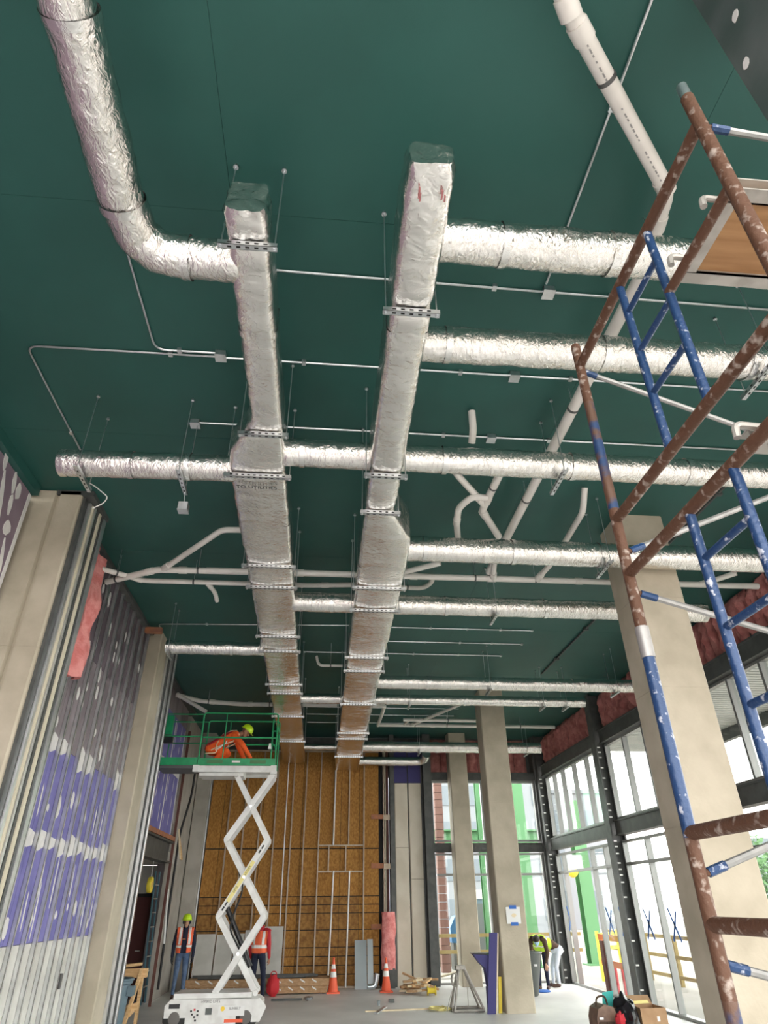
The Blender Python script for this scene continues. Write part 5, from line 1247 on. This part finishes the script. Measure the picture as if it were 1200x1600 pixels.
# grey bin at the right, white board and blue lid
t = thing('rubbish_bin', (5.50,19.3,0), 'tapered grey bin beside the middle column at the corner window', 'bin')
obj('bin_body', MB().lathe([(.13,0),(.15,.02),(.30,.80),(.33,.88),(.33,.90),(.28,.90),(.12,.05)], (5.45,19.3,0), 20), 'grey', t)
obj('bin_rim', MB().tube([(5.45+.33*math.cos(2*PI*i/20), 19.3+.33*math.sin(2*PI*i/20), .89) for i in range(21)], .02, 8), 'grey', t)
obj('white_label', MB().box((5.48,18.985,.62),(5.56,19.03,.66)), 'paper', t, flat=True)
tag(obj('floor_disc', MB().lathe([(.20,0),(.21,.015),(.18,.035),(.03,.05)], (5.95,20.1,0), 20), 'bluetape'), 'blue round disc lying on the floor by the grey bin', 'lid')
tag(obj('white_board', MB().prism([(5.75,.02),(6.15,.02),(6.25,.86),(5.80,.86)], 'y', 21.86, 21.89), 'glassmat', flat=True), 'pale board leaning under the corner window behind the bending workers', 'board')

# bag, liner and carton in the right foreground
t = thing('carton', (5.06,11.8,0), 'open brown cardboard carton at bottom right beside the black liner', 'box')
x0, x1, y0, y1, h = 4.90, 5.30, 11.6, 12.05, .62
mb = MB(); th = .008
mb.box((x0,y0,0),(x1,y0+th,h)).box((x0,y1-th,0),(x1,y1,h)).box((x0,y0+th,0),(x0+th,y1-th,h)).box((x1-th,y0+th,0),(x1,y1-th,h)).box((x0+th,y0+th,0),(x1-th,y1-th,.01))
obj('carton_wall', mb, 'card', t, flat=True)
obj('flap', MB().prism([(y1,h),(y1+.004,h),(y1+.12,h+.10),(y1+.115,h+.10)], 'x', x0, x1), 'card', t, flat=True); obj('flap', MB().prism([(x0,h),(x0+.004,h),(x0-.10,h+.05),(x0-.105,h+.045)], 'y', y0, y1), 'card', t, flat=True)
obj('flap_tape', MB().prism([(x0+.03,h),(x1-.05,h+.012),(x1-.08,h+.05),(x0+.02,h+.04)], 'y', y1-.02, y1-.012), 'yelbar', t, flat=True)
obj('white_sticker', MB().box((5.14,y0-.002,.46),(5.18,y0,.52)), 'paper', t, flat=True)
t = thing('bin_liner', (4.72,11.75,0), 'black bin liner slumped between the brown bag and the carton', 'bag')
mb = MB(); mb.ball((4.69,11.72,.36), .20, .24, .40, 26, 20, jitter=.35, seed=5); obj('liner', mb, 'bag', t)
obj('red_rag', MB().ball((4.53,11.50,.50), .07, .05, .09, 10, 8, jitter=.6, seed=8), 'redcloth', t)
t = thing('tool_bag', (4.40,11.8,0), 'brown tool bag left of the black liner', 'bag')
mb = MB(); mb.prism([(4.24,.02),(4.54,.02),(4.56,.50),(4.50,.64),(4.36,.67),(4.26,.62),(4.22,.5)], 'y', 11.62, 11.98); obj('bag_body', mb, 'leather', t)
for x in (4.30,4.42): obj('pocket', MB().box((x-.05,11.60,.12),(x+.05,11.62,.42)), 'leather', t); obj('pocket_flap', MB().box((x-.052,11.592,.38),(x+.052,11.612,.47)), 'brown', t)
obj('handle', MB().tube(bend([(4.30,11.8,.63),(4.32,11.8,.75),(4.46,11.8,.76),(4.48,11.8,.65)], .06), .014, 8), 'brown', t)
for z in (.50,.22): obj('buckle', MB().box((4.25,11.588,z),(4.31,11.60,z+.025)), 'galv', t, flat=True)
t = thing('plastic_sheet', (4.56,11.9,.7), 'teal plastic sheet tucked behind the black liner', 'sheet')
obj('sheet_piece', MB().prism([(4.46,.50),(4.62,.50),(4.68,.80),(4.50,.78)], 'y', 11.99, 12.0), 'teal', t, flat=True)

# left: wheeled bin, sawhorse, plank, ladder, reel
t = thing('wheeled_bin', (-3.42,14.2,0), 'blue grey rubbish bin with a side handle behind the left column', 'bin')
obj('bin_body', MB().lathe([(.20,0),(.22,.03),(.27,.82),(.30,.84),(.30,.90),(.26,.90),(.19,.05)], (-3.48,14.25,0), 22), 'bluegrey', t)
obj('bin_rim', MB().tube([(-3.48+.30*math.cos(2*PI*i/22), 14.25+.30*math.sin(2*PI*i/22), .89) for i in range(23)], .022, 8), 'bluegrey', t)
obj('handle', MB().box((-3.23,14.15,.66),(-3.13,14.35,.80)), 'bluegrey', t)
t = thing('sawhorse', (-3.35,15.3,0), 'new pine sawhorse behind the blue grey bin at left', 'sawhorse')
obj('top_beam', MB().box((-3.72,14.95,.86),(-3.10,15.05,1.0)), 'pine', t, flat=True)
for x in (-3.62,-3.2):
    for s_ in (-1, 1): obj('leg', MB().bar((x,15.0+s_*.05,.98),(x-.10+.04*s_,15.0+s_*.36,.02), .10, .05, up=(1,0,0)), 'pine', t, flat=True)
    obj('brace', MB().bar((x-.06,14.72,.36),(x-.06,15.28,.42), .03, .11), 'pine', t, flat=True)
obj('side_brace', MB().bar((-3.72,14.80,.34),(-3.15,14.80,.46), .03, .10), 'pine', t, flat=True)
tag(obj('sawn_plank', MB().bar((-3.75,14.9,1.03),(-3.22,15.0,1.07), .24, .04), 'pine', flat=True), 'pine plank lying on top of the sawhorse', 'timber')
t = thing('step_ladder', (-4.1,19.0,0), 'blue fibreglass ladder leaning in the shadowed opening', 'ladder')
for y in (19.10, 19.56):
    obj('stile', MB().bar((-4.00,y,.02),(-4.12,y,2.75), .03, .08, up=(0,1,0)), 'fibre', t)
for i in range(8):
    z = .35+i*.3; x = -4.00-.12*(z/2.75); obj('rung', MB().bar((x,19.11,z),(x,19.55,z), .05, .025), 'alum', t)
t = thing('hanging_reel', (-3.9,18.0,2.3), 'yellow round reel hanging on a cord in the opening at left', 'reel')
obj('reel_disc', MB().lathe([(.04,-.05),(.16,-.045),(.17,-.02),(.17,.02),(.16,.045),(.04,.05)], (-3.95,17.9,2.42), 22, 'x'), 'yel', t)
obj('reel_core', MB().lathe([(.06,-.055),(.06,.055)], (-3.95,17.9,2.42), 14, 'x'), 'pine', t); obj('hang_cord', MB().tube([(-3.95,17.9,2.58),(-3.95,17.9,2.955)], .006, 6), 'white', t)
tag(obj('black_cable', MB().tube(bend([(-3.55,19.5,5.6),(-3.56,19.5,4.6),(-3.72,19.4,3.6),(-3.72,19.4,2.9),(-3.70,19.3,1.8),(-3.66,19.15,.3)], .25), .03, 8), 'cable'), 'thick black cable hanging down beside the red steel post', 'cable')
tag(obj('white_pole', MB().tube([(-3.78,19.2,2.35),(-3.68,19.2,1.2)], .028, 8), 'white'), 'short white pole beside the black cable at left', 'pole')
t = thing('timber_scrap', (-3.66,19.15,3.0), 'pale timber scraps tied at the corner of the opening lintel', 'timber')
obj('scrap', MB().bar((-3.70,19.10,3.72),(-3.56,19.10,3.02), .03, .06), 'pine_p', t, flat=True); obj('scrap', MB().bar((-3.66,19.14,3.5),(-3.52,19.14,3.0), .03, .05), 'pine', t, flat=True)

# ================================================================== OUTSIDE THE WINDOWS
tag(obj('outside_ground', MB().box((7.56,-4,-.3),(90,90,-.06)).box((-60,22.56,-.3),(7.55,90,-.06)).box((-60,-80,-.3),(90,-4.01,-.06)), 'ground', flat=True), 'pale dusty ground outside the windows', 'ground')['kind'] = 'structure'
# canopy with ribbed deck over the right windows
t = thing('canopy', (9.2,8,5.9), 'ribbed metal canopy outside the upper right windows', 'canopy')
obj('deck_plate', MB().box((7.65,-2,6.02),(10.9,19.9,6.06)), 'canopy', t, flat=True)
for i in range(105):
    y = 2.5+i*.165
    obj('deck_rib', MB().box((7.65,y-.048,5.90),(10.75,y+.048,6.02)), 'canopy', t, flat=True)
obj('fascia', MB().box((10.76,-2,5.62),(10.92,19.95,6.1)), 'steel', t, flat=True)
def ipost(x, y, z1, lb, w_=.30, m='xgreen', z0=-.06):
    t = thing('steel_post', (x,y,z0), lb, 'post', 'green primed steel posts outside')
    f = MB(); f.box((x-w_/2,y-w_/2,z0),(x+w_/2,y-w_/2+.03,z1)); f.box((x-w_/2,y+w_/2-.03,z0),(x+w_/2,y+w_/2,z1)); f.box((x-.015,y-w_/2+.03,z0),(x+.015,y+w_/2-.03,z1))
    obj('shaft', f, m, t); obj('base_plate', MB().box((x-w_*.8,y-w_*.8,z0),(x+w_*.8,y+w_*.8,z0+.04)), m, t, flat=True)
ipost(10.6, 28.4, 5.6, 'green steel post seen through the doorway in the right window wall', .5)
ipost(8.1, 28.0, 7.2, 'wide green steel post behind the window between middle column and corner', .45)
ipost(6.2, 26.6, 7.2, 'green steel post behind the window between the two far columns', .30)
t = thing('green_beam', (4.5,28.3,4.0), 'green steel beam crossing behind the leftmost back window', 'beam')
obj('beam', MB().box((3.0,28.3,4.05),(9.5,28.35,4.45)).box((3.0,28.15,4.45),(9.5,28.45,4.5)).box((3.0,28.15,4.0),(9.5,28.45,4.05)), 'xgreen', t)
t = thing('brick_pier', (4.65,26.5,0), 'brick red pier outside the leftmost back window', 'pier')
for i in range(26): obj('brick', MB().box((4.42,26.5,-.06+i*.26),(4.72,26.85,-.06+i*.26+.245)), 'brick', t, flat=True)
def building(x0, x1, y0, y1, h, lb, nx, nz_):
    t = thing('building', ((x0+x1)/2,(y0+y1)/2,-.06), lb, 'building')
    obj('wall', MB().box((x0,y0,-.06),(x1,y1,h)), 'bldg', t, flat=True)
    obj('roof_edge', MB().box((x0-.2,y0-.2,h),(x1+.2,y1+.2,h+.3)), 'bldg', t, flat=True)
    for i in range(nx):
        for j in range(nz_):
            z = 1+j*(h-1)/nz_; wz = (h-1)/nz_*.55
            xa = x0+(x1-x0)*(i+.2)/nx; w_ = (x1-x0)/nx*.6; obj('window', MB().box((xa,y0-.05,z),(xa+w_,y0+.02,z+wz)), 'bldg_w', t, flat=True)
            ya = y0+(y1-y0)*(i+.2)/nx; w_ = (y1-y0)/nx*.6; obj('window', MB().box((x0-.05,ya,z),(x0+.02,ya+w_,z+wz)), 'bldg_w', t, flat=True)
building(46, 62, 58, 82, 7.0, 'long pale building far beyond the right window wall', 5, 2)
building(12, 26, 62, 74, 10.5, 'pale building far beyond the back windows', 4, 3)
building(4, 15, 44, 52, 11.5, 'pale gridded building behind the back windows', 7, 5)
t = thing('footbridge', (40,50,0), 'grey elevated walkway far outside the right windows', 'bridge')
obj('deck', MB().box((30,48,5.2),(58,49.5,5.7)), 'bldg_w', t, flat=True)
for x in (33,41,49,56): obj('pier', MB().box((x,48.3,-.06),(x+.7,49.2,5.2)), 'bldg', t, flat=True)
def tree(x, y, h, r, lb, sd):
    t = thing('tree', (x,y,-.06), lb, 'tree'); rr = random.Random(sd)
    obj('trunk', MB().tube([(x,y,-.06),(x+.1,y,h*.5),(x,y,h*.7)], [.2,.14,.08], 8), 'bark', t)
    mb = MB()
    for i in range(700):
        d = Vector((rr.gauss(0,1),rr.gauss(0,1),rr.gauss(0,1))).normalized()*r*(rr.random()**.4)
        c = Vector((x,y,h*.68))+Vector((d.x,d.y,d.z*1.1)); s_ = .16+.12*rr.random(); u = Vector((rr.gauss(0,1),rr.gauss(0,1),rr.gauss(0,1))).normalized(); v = u.orthogonal().normalized()
        mb.add([c-u*s_, c+v*s_*.6, c+u*s_, c-v*s_*.6], [(0,1,2,3)])
    o = obj('foliage', mb, 'leaf', t, flat=True, recalc=False); o['kind'] = 'stuff'
tree(27, 43, 5.2, 1.9, 'leafy green tree outside the window pane beside the nearest column', 3)
# timber guard rail along the slab edge
t = thing('guard_rail', (10.2,16,-.06), 'yellow timber guard rail outside the right windows', 'railing')
for i in range(9):
    y = 9.5+i*1.9; obj('post', MB().box((10.15,y,-.06),(10.24,y+.09,1.12)), 'ydeck', t, flat=True)
for z in (.12,.58,1.05): obj('rail', MB().box((10.11,9.3,z),(10.149,25.6,z+.09)), 'ydeck', t, flat=True)
t = thing('guard_rail', (5,25.2,-.06), 'yellow timber guard rail outside the back windows', 'railing')
for i in range(5): x = 3.9+i*1.1; obj('post', MB().box((x,25.2,-.06),(x+.09,25.29,1.1)), 'ydeck', t, flat=True)
for z in (.55,1.0): obj('rail', MB().box((3.7,25.16,z),(9,25.199,z+.10)), 'ydeck', t, flat=True)
for i in range(7):
    x = 12+i*1.2; y = 19+((i*37)%7)*.9
    tag(obj('lumber_stack', MB().box((x,y,-.06),(x+1.0,y+2.4,.25+.07*(i%3))).box((x+.1,y+.1,.25+.07*(i%3)),(x+.8,y+2.2,.5)), ('ydeck','lumber_o','grey')[i%3], flat=True), 'low building material stack outside, %s from the left' % ORD[6-i], 'lumber', 'stacks of material outside')
# blue plant, toilet, dirt
t = thing('blue_barrow', (5.3,27.5,0), 'bright blue machine outside the back windows behind the yellow rail', 'machine')
obj('body', MB().prism([(4.95,.75),(5.75,.75),(5.85,1.25),(5.6,1.7),(5.1,1.55),(4.9,1.2)], 'y', 27.3, 28), 'blueplastic', t); obj('frame', MB().box((5.0,27.35,-.06),(5.1,27.95,.75)).box((5.6,27.35,-.06),(5.7,27.95,.75)), 'steel', t)
t = thing('portable_toilet', (6.3,28.6,-.06), 'pale grey portable toilet with white roof outside the back window', 'toilet')
obj('cabin', MB().box((5.9,28.2,-.06),(7.0,29.3,2.1)), 'bluegrey', t, flat=True); obj('roof', MB().prism([(5.85,2.1),(7.05,2.1),(6.9,2.4),(6.0,2.4)], 'y', 28.15, 29.35), 'white', t); obj('cabin_door', MB().box((6.05,28.17,.05),(6.85,28.2,1.95)), 'grey', t, flat=True)
t = tag(obj('dirt_mound', MB().ball((4.1,30.2,-.1), 1.7, 1.5, 1.0, 20, 10, jitter=.4, seed=3), 'dirt'), 'brown mound of dirt outside the leftmost back window', 'mound')
tag(obj('debris_plank', MB().bar((3.9,24.4,.0),(4.9,25.0,.12), .15, .04), 'lumber_o', flat=True), 'plank lying on the dirt outside the leftmost back window', 'timber')
# barricade in the doorway
t = thing('barricade', (7.9,19.9,0), 'orange slatted barricade standing in the doorway of the window wall', 'barricade')
for y in (18.95, 20.45):
    obj('post', MB().box((7.86,y,-.06),(7.98,y+.14,1.18)), 'orangeb', t, flat=True)
for z in (.50,1.08): obj('rail', MB().box((7.84,18.95,z),(7.86,20.59,z+.14)), 'orangeb', t, flat=True)
for y in (19.35,19.8,20.2): obj('red_slat', MB().box((7.88,y,-.06),(7.92,y+.10,.50)), 'redb', t, flat=True)
tag(obj('brown_door_leaf', MB().box((7.30,18.93,.055),(7.345,19.13,1.13)), 'primer', flat=True), 'brown upright board at the right side of the doorway', 'board')
t = thing('lamp_ball', (10.3,28,2.5), 'round yellow lamp on the green post outside the doorway', 'lamp')
obj('globe', MB().ball((10.05,28.0,3.0), .22), 'yel', t); obj('arm', MB().bar((10.05,28.05,3.0),(10.5,28.3,3.0), .05, .05), 'steel', t)
t = thing('yellow_gate', (9.5,24,0), 'yellow railing outside beyond the orange barricade', 'railing')
for z in (.75,1.10): obj('rail', MB().bar((8.7,22.9,z),(10.6,24.4,z), .05, .10), 'yel', t, flat=True)
for k in (0,.5,1): obj('post', MB().box((8.7+1.9*k-.04,22.9+1.5*k-.04,-.06),(8.7+1.9*k+.04,22.9+1.5*k+.04,1.2)), 'yel', t, flat=True)
